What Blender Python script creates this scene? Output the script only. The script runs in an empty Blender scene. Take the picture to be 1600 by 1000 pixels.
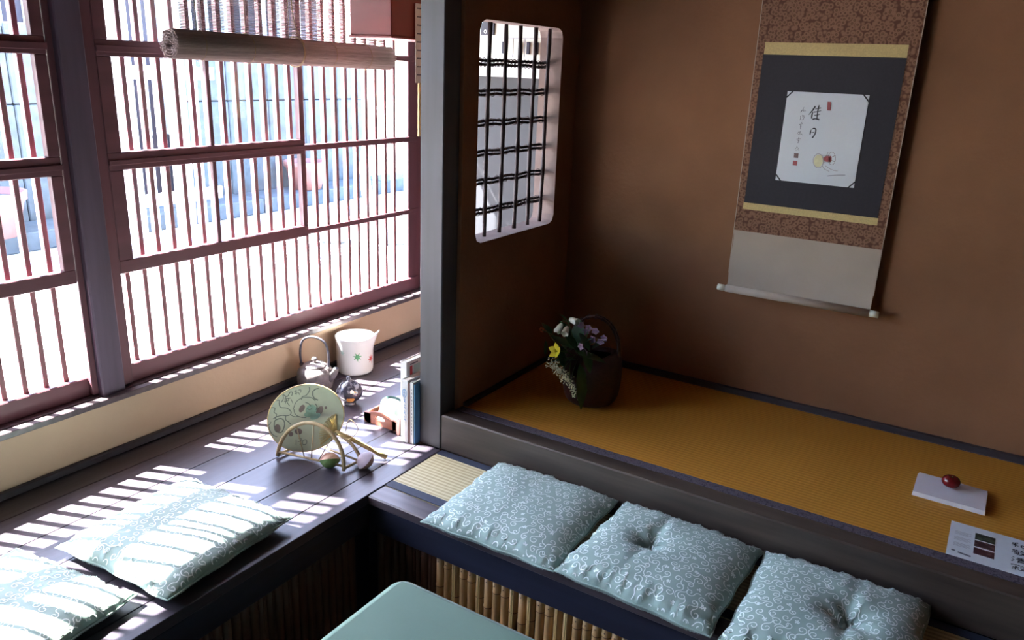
import bpy, bmesh, math, random
from mathutils import Vector, Matrix, noise
random.seed(7)
C = bpy.context.scene
COL = C.collection
PI = math.pi

# ------------------------------------------------------------------ camera, sky, sun, exposure
cam_d = bpy.data.cameras.new('camera'); cam = bpy.data.objects.new('camera', cam_d); COL.objects.link(cam)
cam_d.sensor_width = 36; cam_d.lens = 27.72; cam_d.clip_start = 0.02; cam_d.clip_end = 200
_r = Vector((0.8454550, 0.5326739, 0.0382655)); _d = Vector((0.1938661, -0.2393584, -0.9513798)); _f = Vector((-0.4976160, 0.8117672, -0.3056341))
cam.matrix_world = Matrix(((_r.x, -_d.x, -_f.x, 0), (_r.y, -_d.y, -_f.y, 0), (_r.z, -_d.z, -_f.z, 1.2), (0, 0, 0, 1)))
C.camera = cam
SUN_DIR = Vector((0.69, 0.27, -1.0)).normalized()
w = bpy.data.worlds.new('world'); C.world = w; w.use_nodes = True
nt = w.node_tree; nt.nodes.clear()
sky = nt.nodes.new('ShaderNodeTexSky'); sky.sky_type = 'NISHITA'; sky.sun_disc = False
sky.sun_elevation = math.radians(53.5); sky.sun_rotation = math.atan2(-SUN_DIR.x, -SUN_DIR.y); sky.dust_density = 1.2; sky.air_density = 1.0
bg = nt.nodes.new('ShaderNodeBackground'); bg.inputs[1].default_value = 0.50
wo = nt.nodes.new('ShaderNodeOutputWorld')
nt.links.new(sky.outputs[0], bg.inputs[0]); nt.links.new(bg.outputs[0], wo.inputs[0])
sun_d = bpy.data.lights.new('sun', 'SUN'); sun_d.energy = 19; sun_d.angle = math.radians(0.6); sun_d.color = (1.0, 0.93, 0.87)
sun = bpy.data.objects.new('sun', sun_d); COL.objects.link(sun)
sun.rotation_euler = SUN_DIR.to_track_quat('-Z', 'Y').to_euler(); sun.location = (-6, -2, 8)
C.view_settings.view_transform = 'Standard'; C.view_settings.look = 'None'; C.view_settings.gamma = 1.0
C.view_settings.use_curve_mapping = False; C.view_settings.exposure = 3.3
C.cycles.use_denoising = True; C.cycles.max_bounces = 12; C.cycles.diffuse_bounces = 8; C.cycles.transparent_max_bounces = 16
C.cycles.sample_clamp_indirect = 8; C.cycles.caustics_reflective = False; C.cycles.caustics_refractive = False

# ------------------------------------------------------------------ materials
def mat(name, col, rough=0.6, var=0.0, scale=(8, 8, 8), col2=None, bump=0.0, bscale=None, metal=0.0, spec=0.5, detail=4.0, sheen=0.0, thr=None):
    m = bpy.data.materials.new(name); m.use_nodes = True
    n = m.node_tree.nodes; l = m.node_tree.links; b = n['Principled BSDF']
    b.inputs['Roughness'].default_value = rough; b.inputs['Metallic'].default_value = metal
    b.inputs['Specular IOR Level'].default_value = spec
    if sheen: b.inputs['Sheen Weight'].default_value = sheen
    b.inputs['Base Color'].default_value = (*col, 1)
    tc = n.new('ShaderNodeTexCoord')
    if var or col2:
        mp = n.new('ShaderNodeMapping'); mp.inputs['Scale'].default_value = scale
        nz = n.new('ShaderNodeTexNoise'); nz.inputs['Scale'].default_value = 1.0; nz.inputs['Detail'].default_value = detail
        l.new(tc.outputs['Object'], mp.inputs[0]); l.new(mp.outputs[0], nz.inputs['Vector'])
        rp = n.new('ShaderNodeValToRGB')
        a, c = (0.3, 0.7) if thr is None else thr
        rp.color_ramp.elements[0].position = a; rp.color_ramp.elements[1].position = c
        if col2 is None: col2 = tuple(min(1, x * (1 + var)) for x in col); col = tuple(x * (1 - var) for x in col)
        rp.color_ramp.elements[0].color = (*col, 1); rp.color_ramp.elements[1].color = (*col2, 1)
        l.new(nz.outputs['Fac'], rp.inputs[0]); l.new(rp.outputs[0], b.inputs['Base Color'])
    if bump:
        mp2 = n.new('ShaderNodeMapping'); mp2.inputs['Scale'].default_value = bscale or scale
        n2 = n.new('ShaderNodeTexNoise'); n2.inputs['Scale'].default_value = 1.0; n2.inputs['Detail'].default_value = 5
        bp = n.new('ShaderNodeBump'); bp.inputs['Strength'].default_value = bump; bp.inputs['Distance'].default_value = 0.004
        l.new(tc.outputs['Object'], mp2.inputs[0]); l.new(mp2.outputs[0], n2.inputs['Vector']); l.new(n2.outputs['Fac'], bp.inputs['Height']); l.new(bp.outputs[0], b.inputs['Normal'])
    return m

M = {}
M['deck'] = mat('dark_stained_deck_wood', (0.046, 0.039, 0.052), 0.30, 0.35, (30, 2.0, 30), bump=0.12, bscale=(60, 4, 60))
M['deckx'] = mat('dark_stained_wood_along_x', (0.030, 0.022, 0.026), 0.33, 0.35, (2.0, 30, 30), bump=0.12, bscale=(4, 60, 60))
M['fascia'] = mat('dark_blue_black_wood', (0.016, 0.018, 0.034), 0.45, 0.3, (3, 3, 30), bump=0.1)
M['rim'] = mat('bench_rim_wood', (0.075, 0.058, 0.066), 0.32, 0.3, (3, 40, 40), bump=0.1)
M['kerb'] = mat('grey_brown_kerb_wood', (0.028, 0.019, 0.017), 0.42, col2=(0.085, 0.064, 0.050), scale=(2.0, 22, 26), bump=0.15, detail=6)
M['pillar'] = mat('grey_weathered_pillar_wood', (0.056, 0.054, 0.064), 0.5, 0.22, (25, 25, 1.5), bump=0.15)
M['bengara'] = mat('red_ochre_stained_wood', (0.120, 0.044, 0.058), 0.5, 0.2, (25, 2, 25), bump=0.08)
M['barwood'] = mat('haze_lightened_red_bar_wood', (0.25, 0.115, 0.125), 0.6, 0.2, (25, 25, 2), bump=0.08)  # red bar wood, base colour lightened to carry the window haze
M['bengara_v'] = mat('red_ochre_stained_wood_upright', (0.120, 0.044, 0.058), 0.5, 0.2, (25, 25, 2), bump=0.08)
M['post'] = mat('dark_post_wood', (0.085, 0.060, 0.095), 0.55, 0.25, (25, 25, 2), bump=0.1)
M['redbox'] = mat('red_painted_board', (0.20, 0.022, 0.018), 0.4, 0.12, (4, 4, 12))
M['earth'] = mat('ochre_earth_plaster', (0.245, 0.122, 0.068), 0.95, 0.18, (2.2, 2.2, 2.2), bump=0.35, bscale=(60, 60, 60), spec=0.1)
M['cream'] = mat('cream_plaster', (0.56, 0.42, 0.30), 0.95, 0.08, (3, 3, 3), bump=0.2, bscale=(50, 50, 50), spec=0.1)
M['reveal'] = mat('pale_sand_plaster', (0.29, 0.22, 0.20), 0.95, 0.1, (20, 20, 20), bump=0.3, bscale=(70, 70, 70), spec=0.1)
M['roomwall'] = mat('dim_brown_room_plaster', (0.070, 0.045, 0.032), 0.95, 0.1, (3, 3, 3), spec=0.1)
M['greywall'] = mat('blue_grey_panel', (0.024, 0.028, 0.036), 0.6, 0.05, (3, 3, 3))
M['dark'] = mat('dark_baseboard', (0.030, 0.026, 0.034), 0.5, 0.2, (20, 20, 20))
M['ceil'] = mat('ceiling_boards', (0.055, 0.034, 0.024), 0.7, 0.2, (3, 30, 30))
M['stonefloor'] = mat('dark_pit_floor', (0.010, 0.008, 0.007), 0.8, col2=(0.04, 0.026, 0.02), scale=(14, 14, 14), bump=0.5, detail=8)
M['border'] = mat('dark_blue_mat_border', (0.022, 0.030, 0.060), 0.7, 0.15, (200, 200, 200), bump=0.1)
M['bamboo'] = mat('dry_bamboo', (0.54, 0.33, 0.15), 0.42, 0.28, (30, 30, 3), bump=0.06)
M['bamboo2'] = mat('bamboo_split_pale', (0.62, 0.46, 0.20), 0.5, 0.1, (60, 60, 3))
M['node'] = mat('bamboo_node_dark', (0.10, 0.05, 0.03), 0.6, 0.2, (60, 60, 60))
M['cloth'] = mat('pale_green_tablecloth', (0.150, 0.235, 0.180), 0.75, 0.05, (6, 6, 6), bump=0.35, bscale=(9, 9, 9), sheen=0.1)
M['cushion'] = mat('sage_cushion_cotton', (0.275, 0.37, 0.335), 0.85, 0.05, (10, 10, 10), bump=0.15, bscale=(400, 400, 400), sheen=0.15)
M['print'] = mat('white_arabesque_print', (0.72, 0.80, 0.78), 0.85, 0.03, (30, 30, 30))
M['iron'] = mat('grey_cast_iron', (0.16, 0.145, 0.15), 0.5, 0.25, (60, 60, 60), bump=0.3, bscale=(200, 200, 200), metal=0.3)
M['ironrod'] = mat('iron_handle', (0.07, 0.07, 0.09), 0.4, 0.2, (60, 60, 60), metal=0.6)
M['porcelain'] = mat('white_glazed_porcelain', (0.72, 0.76, 0.76), 0.22, 0.03, (8, 8, 8))
M['leafg'] = mat('green_painted_leaf', (0.10, 0.36, 0.16), 0.35, 0.1, (40, 40, 40))
M['leafr'] = mat('red_painted_leaf', (0.55, 0.06, 0.05), 0.35, 0.1, (40, 40, 40))
M['potglaze'] = mat('dark_speckled_glaze', (0.03, 0.03, 0.045), 0.14, col2=(0.22, 0.22, 0.26), scale=(35, 35, 35), thr=(0.5, 0.62))
M['potamber'] = mat('amber_glaze', (0.40, 0.20, 0.06), 0.2, 0.3, (50, 50, 50))
M['potwhite'] = mat('white_glaze_spot', (0.70, 0.70, 0.66), 0.2, 0.05, (50, 50, 50))
M['fanpaper'] = mat('pale_green_fan_paper', (0.60, 0.62, 0.44), 0.8, 0.06, (25, 25, 25))
M['ink'] = mat('grey_green_ink', (0.20, 0.22, 0.17), 0.8, 0.1, (80, 80, 80))
M['inkpurple'] = mat('mauve_brown_ink', (0.24, 0.18, 0.15), 0.8, 0.1, (80, 80, 80))
M['inkgreen'] = mat('soft_green_ink', (0.30, 0.46, 0.33), 0.8, 0.1, (80, 80, 80))
M['ribs'] = mat('bamboo_rib', (0.62, 0.46, 0.18), 0.5, 0.1, (60, 60, 60))
M['cane'] = mat('tan_cane', (0.42, 0.31, 0.16), 0.42, 0.15, (40, 40, 40))
M['shell_green'] = mat('green_shell_cloth', (0.14, 0.24, 0.08), 0.7, 0.3, (70, 70, 70))
M['shell_brown'] = mat('striped_pink_brown', (0.28, 0.12, 0.075), 0.6, col2=(0.55, 0.34, 0.24), scale=(120, 15, 15), thr=(0.42, 0.55))
M['shell_lilac'] = mat('pale_lilac_cloth', (0.50, 0.42, 0.48), 0.7, 0.08, (70, 70, 70))
M['traywood'] = mat('reddish_tray_wood', (0.30, 0.10, 0.060), 0.4, 0.2, (4, 30, 60), bump=0.1)
M['paper'] = mat('white_paper', (0.74, 0.73, 0.72), 0.8, 0.03, (10, 10, 10), spec=0.2)
M['pagecream'] = mat('page_block', (0.62, 0.58, 0.50), 0.8, 0.08, (300, 3, 3))
M['teal'] = mat('pale_teal_print', (0.42, 0.62, 0.60), 0.6, 0.05, (20, 20, 20))
M['blue'] = mat('blue_print', (0.12, 0.30, 0.56), 0.5, 0.05, (20, 20, 20))
M['bookbrown'] = mat('mauve_book_cover', (0.22, 0.12, 0.11), 0.6, 0.1, (20, 20, 20))
M['red'] = mat('red_print', (0.55, 0.05, 0.06), 0.5, 0.05, (20, 20, 20))
M['darkgreen'] = mat('dark_green_cloth', (0.03, 0.08, 0.07), 0.7, 0.2, (30, 30, 30))
M['basket'] = mat('dark_red_lacquer_basket', (0.030, 0.007, 0.007), 0.42, 0.4, (60, 60, 60), bump=0.4, bscale=(90, 90, 160))
M['leaf'] = mat('deep_green_leaf', (0.028, 0.105, 0.038), 0.45, 0.35, (25, 25, 25), bump=0.1)
M['leaf2'] = mat('fresh_green_leaf', (0.05, 0.15, 0.035), 0.5, 0.25, (25, 25, 25))
M['petalw'] = mat('white_petal', (0.72, 0.72, 0.62), 0.6, 0.05, (60, 60, 60))
M['petaly'] = mat('yellow_petal', (0.80, 0.66, 0.03), 0.6, 0.08, (60, 60, 60))
M['petalp'] = mat('lilac_petal', (0.17, 0.10, 0.17), 0.6, 0.15, (60, 60, 60))
M['petalo'] = mat('orange_petal', (0.60, 0.12, 0.03), 0.6, 0.1, (60, 60, 60))
M['stem'] = mat('green_stem', (0.07, 0.14, 0.04), 0.6, 0.15, (60, 60, 60))
M['creamfl'] = mat('cream_floret', (0.62, 0.60, 0.40), 0.7, 0.1, (60, 60, 60))
M['scrollback'] = mat('rust_brocade_ground', (0.165, 0.072, 0.042), 0.8, 0.1, (10, 10, 10))
M['gold'] = mat('gold_brocade', (0.52, 0.40, 0.17), 0.6, 0.12, (260, 30, 260), bump=0.1)
M['navy'] = mat('blue_black_silk', (0.014, 0.012, 0.020), 0.75, 0.15, (120, 2, 120))
M['beige'] = mat('beige_scroll_paper', (0.40, 0.33, 0.27), 0.85, 0.06, (7, 7, 7))
M['card'] = mat('pale_poem_card', (0.60, 0.64, 0.70), 0.75, 0.02, (5, 5, 5))
M['sumi'] = mat('black_brush_ink', (0.022, 0.022, 0.035), 0.7, 0.1, (80, 80, 80))
M['sumi2'] = mat('thin_grey_brush_ink', (0.12, 0.12, 0.16), 0.7, 0.1, (80, 80, 80))
M['seal'] = mat('dull_red_seal_ink', (0.36, 0.10, 0.11), 0.7, 0.3, (500, 500, 500))
M['seal2'] = mat('brown_seal_ink', (0.20, 0.13, 0.14), 0.7, 0.4, (500, 500, 500))
M['bone'] = mat('ivory_roller_knob', (0.66, 0.66, 0.56), 0.35, 0.05, (30, 30, 30))
M['folded'] = mat('white_folded_paper', (0.64, 0.62, 0.68), 0.8, 0.03, (20, 20, 20))
M['fruit'] = mat('dark_red_fruit_skin', (0.15, 0.006, 0.008), 0.25, 0.3, (40, 40, 40))
M['photo1'] = mat('photo_dark_green', (0.014, 0.022, 0.018), 0.5, col2=(0.10, 0.14, 0.09), scale=(40, 60, 40), thr=(0.5, 0.75))
M['photo2'] = mat('photo_dark_maroon', (0.045, 0.012, 0.02), 0.5, col2=(0.24, 0.14, 0.14), scale=(40, 60, 40), thr=(0.5, 0.8))
M['smalltext'] = mat('grey_small_print', (0.38, 0.39, 0.45), 0.8, 0.3, (30, 900, 30))
M['reed'] = mat('weathered_reed', (0.38, 0.29, 0.27), 0.7, 0.35, (90, 2, 90))
M['cord'] = mat('hemp_cord', (0.38, 0.28, 0.16), 0.8, 0.2, (100, 100, 100))
M['twig'] = mat('dark_reed_lattice', (0.035, 0.016, 0.018), 0.6, 0.3, (80, 80, 80), bump=0.2)
M['plastic'] = mat('cream_white_plastic', (0.62, 0.64, 0.56), 0.45, 0.02, (8, 8, 8))
M['plastic2'] = mat('white_shelf_lip', (0.76, 0.78, 0.76), 0.4, 0.02, (8, 8, 8))
M['blackpl'] = mat('black_switch', (0.02, 0.02, 0.04), 0.35, 0.1, (60, 60, 60))
M['concrete'] = mat('pale_street_concrete', (0.50, 0.50, 0.50), 0.9, 0.08, (1.5, 1.5, 1.5), bump=0.2, bscale=(40, 40, 40))
M['stonewall'] = mat('rough_grey_stone_render', (0.050, 0.064, 0.080), 0.95, 0.25, (9, 9, 9), bump=0.8, bscale=(25, 25, 25), detail=8)
M['stone'] = mat('grey_garden_stone', (0.15, 0.16, 0.17), 0.9, 0.3, (9, 9, 9), bump=0.7, bscale=(20, 20, 20), detail=8)
M['whitepaint'] = mat('white_paint', (0.8, 0.8, 0.8), 0.5, 0.03, (8, 8, 8))
M['terracotta'] = mat('pink_terracotta', (0.22, 0.10, 0.09), 0.8, 0.1, (12, 12, 12))
M['bark'] = mat('pale_bark', (0.30, 0.27, 0.25), 0.9, 0.3, (12, 12, 3), bump=0.6)
M['housewood'] = mat('far_house_dark_wood', (0.055, 0.045, 0.060), 0.8, 0.2, (10, 10, 2))
M['rooftile'] = mat('dark_eave', (0.08, 0.06, 0.06), 0.8, 0.2, (6, 6, 6))

def tatami(name, c1, c2):
    m = bpy.data.materials.new(name); m.use_nodes = True
    n = m.node_tree.nodes; l = m.node_tree.links; b = n['Principled BSDF']; b.inputs['Roughness'].default_value = 0.62; b.inputs['Specular IOR Level'].default_value = 0.3
    tc = n.new('ShaderNodeTexCoord')
    wv = n.new('ShaderNodeTexWave'); wv.bands_direction = 'Y'; wv.inputs['Scale'].default_value = 21; wv.inputs['Distortion'].default_value = 0.25
    nz = n.new('ShaderNodeTexNoise'); nz.inputs['Scale'].default_value = 1; nz.inputs['Detail'].default_value = 4
    mp = n.new('ShaderNodeMapping'); mp.inputs['Scale'].default_value = (220, 14, 5)
    l.new(tc.outputs['Object'], wv.inputs['Vector']); l.new(tc.outputs['Object'], mp.inputs[0]); l.new(mp.outputs[0], nz.inputs['Vector'])
    mx = n.new('ShaderNodeMix'); mx.data_type = 'FLOAT'; mx.inputs[0].default_value = 0.45
    l.new(wv.outputs['Fac'], mx.inputs[2]); l.new(nz.outputs['Fac'], mx.inputs[3])
    rp = n.new('ShaderNodeValToRGB'); rp.color_ramp.elements[0].position = 0.1; rp.color_ramp.elements[1].position = 0.75
    rp.color_ramp.elements[0].color = (*c1, 1); rp.color_ramp.elements[1].color = (*c2, 1)
    l.new(mx.outputs[0], rp.inputs[0]); l.new(rp.outputs[0], b.inputs['Base Color'])
    bp = n.new('ShaderNodeBump'); bp.inputs['Strength'].default_value = 0.35; bp.inputs['Distance'].default_value = 0.002
    l.new(mx.outputs[0], bp.inputs['Height']); l.new(bp.outputs[0], b.inputs['Normal'])
    return m
M['tatami_alcove'] = tatami('alcove_tatami_rush', (0.42, 0.175, 0.018), (0.54, 0.250, 0.035))
M['tatami_bench'] = tatami('bench_tatami_rush', (0.34, 0.28, 0.15), (0.62, 0.54, 0.34))

def voro(name, c1, c2, c3, sc, rough=0.8):
    m = bpy.data.materials.new(name); m.use_nodes = True
    n = m.node_tree.nodes; l = m.node_tree.links; b = n['Principled BSDF']; b.inputs['Roughness'].default_value = rough; b.inputs['Specular IOR Level'].default_value = 0.2
    tc = n.new('ShaderNodeTexCoord'); v = n.new('ShaderNodeTexVoronoi'); v.inputs['Scale'].default_value = sc; v.inputs['Randomness'].default_value = 0.75
    l.new(tc.outputs['Object'], v.inputs['Vector'])
    rp = n.new('ShaderNodeValToRGB'); e = rp.color_ramp.elements
    e[0].position = 0.0; e[0].color = (*c3, 1); e[1].position = 0.7; e[1].color = (*c1, 1)
    k = e.new(0.22); k.color = (*c1, 1); k = e.new(0.32); k.color = (*c2, 1); k = e.new(0.48); k.color = (*c2, 1)
    l.new(v.outputs['Distance'], rp.inputs[0]); l.new(rp.outputs[0], b.inputs['Base Color'])
    return m
M['brocade'] = voro('rust_floral_brocade', (0.105, 0.045, 0.030), (0.235, 0.125, 0.080), (0.23, 0.14, 0.07), 75)
M['heri'] = voro('purple_grey_brocade', (0.050, 0.038, 0.055), (0.105, 0.088, 0.110), (0.17, 0.14, 0.15), 120)

gm = bpy.data.materials.new('window_glass'); gm.use_nodes = True; n = gm.node_tree.nodes; l = gm.node_tree.links; n.remove(n['Principled BSDF'])
tr = n.new('ShaderNodeBsdfTransparent'); tr.inputs[0].default_value = (0.94, 0.96, 0.97, 1); gl = n.new('ShaderNodeBsdfGlossy'); gl.inputs['Roughness'].default_value = 0.03
fl_ = n.new('ShaderNodeLayerWeight'); fl_.inputs[0].default_value = 0.3; fr = n.new('ShaderNodeMath'); fr.operation = 'MULTIPLY'; fr.inputs[1].default_value = 0.22; l.new(fl_.outputs['Facing'], fr.inputs[0]); mx = n.new('ShaderNodeMixShader')
l.new(fr.outputs[0], mx.inputs[0]); l.new(tr.outputs[0], mx.inputs[1]); l.new(gl.outputs[0], mx.inputs[2]); l.new(mx.outputs[0], n['Material Output'].inputs[0])
M['glass'] = gm

# ------------------------------------------------------------------ mesh helpers
class MB:
    def __init__(s): s.v = []; s.f = []; s.m = []; s.sm = []
    def add(s, vs, fs, mi=0, smooth=False):
        o = len(s.v); s.v += [tuple(x) for x in vs]
        for f in fs: s.f.append(tuple(i + o for i in f)); s.m.append(mi); s.sm.append(smooth)
        return s
    def box(s, x0, x1, y0, y1, z0, z1, c=0.0, mi=0):
        if c <= 0:
            vs = [(x, y, z) for x in (x0, x1) for y in (y0, y1) for z in (z0, z1)]
            return s.add(vs, [(0, 1, 3, 2), (4, 6, 7, 5), (0, 4, 5, 1), (2, 3, 7, 6), (0, 2, 6, 4), (1, 5, 7, 3)], mi)
        bm = bmesh.new(); bmesh.ops.create_cube(bm, size=1)
        for v in bm.verts: v.co = Vector(((x0 + x1) / 2 + v.co.x * (x1 - x0), (y0 + y1) / 2 + v.co.y * (y1 - y0), (z0 + z1) / 2 + v.co.z * (z1 - z0)))
        bmesh.ops.bevel(bm, geom=bm.edges[:], offset=c, segments=1, affect='EDGES')
        bm.verts.index_update(); s.add([v.co[:] for v in bm.verts], [[v.index for v in f.verts] for f in bm.faces], mi); bm.free(); return s
    def tube(s, pts, r, n=8, mi=0, cap=True, closed=False):
        pts = [Vector(p) for p in pts]; N = len(pts)
        rs = r if isinstance(r, (list, tuple)) else [r] * N
        vs = []; up = None
        for i, p in enumerate(pts):
            a = pts[(i - 1) % N] if (closed or i > 0) else p; b = pts[(i + 1) % N] if (closed or i < N - 1) else p
            t = (b - a).normalized()
            if up is None:
                up = Vector((0, 0, 1)) if abs(t.z) < 0.9 else Vector((1, 0, 0))
            sd = t.cross(up).normalized(); up = sd.cross(t).normalized()
            for k in range(n):
                an = 2 * PI * k / n; vs.append(p + (sd * math.cos(an) + up * math.sin(an)) * rs[i])
        fs = []
        for i in range(N if closed else N - 1):
            j = (i + 1) % N
            for k in range(n): fs.append((i * n + k, i * n + (k + 1) % n, j * n + (k + 1) % n, j * n + k))
        if cap and not closed: fs.append(tuple(range(n))[::-1]); fs.append(tuple((N - 1) * n + k for k in range(n)))
        return s.add(vs, fs, mi, True)
    def lathe(s, prof, n=32, c=(0, 0, 0), mi=0, sx=1, sy=1):
        vs = []; 
        for r, z in prof:
            for k in range(n):
                a = 2 * PI * k / n; vs.append((c[0] + r * sx * math.cos(a), c[1] + r * sy * math.sin(a), c[2] + z))
        fs = []
        for i in range(len(prof) - 1):
            for k in range(n): fs.append((i * n + k, i * n + (k + 1) % n, (i + 1) * n + (k + 1) % n, (i + 1) * n + k))
        if prof[0][0] > 1e-4: fs.append(tuple(range(n))[::-1])
        if prof[-1][0] > 1e-4: fs.append(tuple((len(prof) - 1) * n + k for k in range(n)))
        return s.add(vs, fs, mi, True)
    def prism(s, poly, fn, t0, t1, mi=0, smooth=False):
        """poly: 2D outline; fn(u,v,t)->xyz"""
        n = len(poly)
        vs = [fn(u, v, t0) for u, v in poly] + [fn(u, v, t1) for u, v in poly]
        fs = [tuple(range(n))[::-1], tuple(range(n, 2 * n))] + [(i, (i + 1) % n, n + (i + 1) % n, n + i) for i in range(n)]
        return s.add(vs, fs, mi, smooth)
    def stroke(s, pts, w, fn, mi=0):
        """flat print: a ribbon through 2D points on surface fn(u,v)->xyz"""
        N = len(pts)
        if N < 2: return s
        ws = w if isinstance(w, (list, tuple)) else [w] * N
        vs = []
        for i in range(N):
            a = pts[max(0, i - 1)]; b = pts[min(N - 1, i + 1)]
            dx, dy = b[0] - a[0], b[1] - a[1]; L = math.hypot(dx, dy) or 1e-9; nx, ny = -dy / L, dx / L
            h = ws[i] / 2
            vs.append(fn(pts[i][0] + nx * h, pts[i][1] + ny * h)); vs.append(fn(pts[i][0] - nx * h, pts[i][1] - ny * h))
        return s.add(vs, [(2 * i, 2 * i + 1, 2 * i + 3, 2 * i + 2) for i in range(N - 1)], mi)
    def disc(s, c, rx, ry, fn, n=14, mi=0, rot=0.0):
        ps = []
        for k in range(n):
            a = 2 * PI * k / n; x, y = rx * math.cos(a), ry * math.sin(a)
            ps.append(fn(c[0] + x * math.cos(rot) - y * math.sin(rot), c[1] + x * math.sin(rot) + y * math.cos(rot)))
        return s.add(ps, [tuple(range(n))], mi)
    def ellipsoid(s, c, r, nu=12, nv=8, mi=0, rotm=None, fn=None):
        vs = []
        for i in range(nv + 1):
            th = PI * i / nv
            for k in range(nu):
                a = 2 * PI * k / nu
                p = Vector((r[0] * math.sin(th) * math.cos(a), r[1] * math.sin(th) * math.sin(a), r[2] * math.cos(th)))
                if fn: p = fn(p)
                if rotm: p = rotm @ p
                vs.append(p + Vector(c))
        fs = []
        for i in range(nv):
            for k in range(nu): fs.append((i * nu + k, (i + 1) * nu + k, (i + 1) * nu + (k + 1) % nu, i * nu + (k + 1) % nu))
        return s.add(vs, fs, mi, True)
    def build(s, name, mats, parent=None, world=False, fix=True):
        me = bpy.data.meshes.new(name)
        off = Vector((0, 0, 0))
        if parent and world:
            p = parent
            while p: off += p.location; p = p.parent
        me.from_pydata([Vector(v) - off for v in s.v], [], s.f)
        if not isinstance(mats, (list, tuple)): mats = [mats]
        for m in mats: me.materials.append(M[m] if isinstance(m, str) else m)
        me.polygons.foreach_set('material_index', s.m); me.polygons.foreach_set('use_smooth', s.sm)
        if fix:
            bm = bmesh.new(); bm.from_mesh(me); bmesh.ops.remove_doubles(bm, verts=bm.verts, dist=1e-6); bmesh.ops.recalc_face_normals(bm, faces=bm.faces); bm.to_mesh(me); bm.free()
        me.update()
        o = bpy.data.objects.new(name, me); COL.objects.link(o)
        if parent: o.parent = parent
        return o

def tag(o, label=None, cat=None, group=None, kind=None):
    for k, v in (('label', label), ('category', cat), ('group', group), ('kind', kind)):
        if v: o[k] = v
    return o
def thing(name, label, cat, loc=(0, 0, 0), rz=0.0, group=None, kind=None, mw=None):
    o = bpy.data.objects.new(name, None); COL.objects.link(o); o.empty_display_size = 0.05
    o.location = loc; o.rotation_euler = (0, 0, rz)
    if mw: o.matrix_world = mw
    return tag(o, label, cat, group, kind)
def single(mb, name, mats, loc, label=None, cat=None, group=None, kind=None):
    """one-mesh top-level object from world-coordinate geometry, origin at loc"""
    L = Vector(loc); mb.v = [tuple(Vector(v) - L) for v in mb.v]
    o = mb.build(name, mats); o.location = loc
    return tag(o, label, cat, group, kind)
def inst(src, parent, loc=(0, 0, 0), rot=(0, 0, 0), scale=(1, 1, 1)):
    c = src.copy(); COL.objects.link(c); c.parent = parent; c.location = loc; c.rotation_euler = rot; c.scale = scale; return c
def arc(cx, cy, r, a0, a1, n=12):
    return [(cx + r * math.cos(a0 + (a1 - a0) * i / n), cy + r * math.sin(a0 + (a1 - a0) * i / n)) for i in range(n + 1)]
def curve_pts(P, n=6):
    """Catmull-Rom through points (tuples of any dimension)"""
    P = [tuple(p) for p in P]; Q = [P[0]] + P + [P[-1]]; out = []
    for i in range(1, len(Q) - 2):
        for k in range(n):
            t = k / n
            out.append(tuple(0.5 * ((2 * b) + (-a + c) * t + (2 * a - 5 * b + 4 * c - d) * t * t + (-a + 3 * b - 3 * c + d) * t ** 3) for a, b, c, d in zip(Q[i - 1], Q[i], Q[i + 1], Q[i + 2])))
    out.append(P[-1]); return out

# ------------------------------------------------------------------ room shell
XW = -2.20           # plaster face of the window wall
KZ = 0.1225          # alcove floor height
single(MB().box(-2.3, 2.3, -1.9, 2.0, -0.52, -0.42), 'floor', 'stonefloor', (0, 0, -0.42), kind='structure', label='dark uneven floor of the sunken seating pit')
# raised floor on the near side and to the right of the pit
single(MB().box(-1.39, 2.3, -1.9, -0.25, -0.42, 0.0).box(1.15, 2.3, -0.25, 1.86, -0.42, 0.0), 'floor_raised', 'deckx', (0, -1, 0), kind='structure')
single(MB().box(-2.30, XW, -1.9, 2.82, -0.42, 0.175), 'wall_window_side', 'cream', (XW, 0, 0), kind='structure', label='cream plaster strip below the lattice window')
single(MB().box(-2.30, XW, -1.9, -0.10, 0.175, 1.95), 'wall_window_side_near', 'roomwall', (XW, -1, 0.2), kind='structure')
single(MB().box(-2.34, XW, -0.10, 2.82, 1.62, 1.95), 'wall_above_window', 'cream', (XW, 1, 1.7), kind='structure')
single(MB().box(-2.34, -1.385, 2.82, 2.90, -0.42, 2.05), 'wall_end', 'greywall', (-1.8, 2.82, 0), kind='structure')
single(MB().box(-1.48, 1.15, 2.65, 2.75, -0.42, 2.15), 'wall_alcove_back', 'earth', (0, 2.65, 0), kind='structure', label='rough brown earthen plaster wall behind the hanging scroll')
single(MB().box(0.95, 1.05, 1.95, 2.65, -0.42, 2.15), 'wall_alcove_right', 'earth', (0.95, 2.2, 0), kind='structure')
single(MB().box(-1.40, 2.3, 1.88, 1.95, 1.66, 2.15), 'wall_above_alcove', 'earth', (0, 1.9, 1.7), kind='structure')
single(MB().box(1.05, 2.3, 1.87, 1.95, -0.42, 1.66), 'wall_beside_alcove', 'roomwall', (1.5, 1.9, 0), kind='structure')
single(MB().box(2.3, 2.4, -1.9, 2.0, -0.42, 1.95), 'wall_right', 'roomwall', (2.3, 0, 0), kind='structure')
single(MB().box(-2.3, 2.3, -2.0, -1.9, -0.42, 1.95), 'wall_near', 'roomwall', (0, -1.9, 0), kind='structure')
single(MB().box(-2.4, 2.4, -2.0, 2.9, 1.95, 2.03), 'ceiling', 'ceil', (0, 0, 1.95), kind='structure')
single(MB().box(-1.50, 1.1, 1.95, 2.75, 2.15, 2.2), 'ceiling_alcove', 'ceil', (0, 2.3, 2.15), kind='structure')

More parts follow.
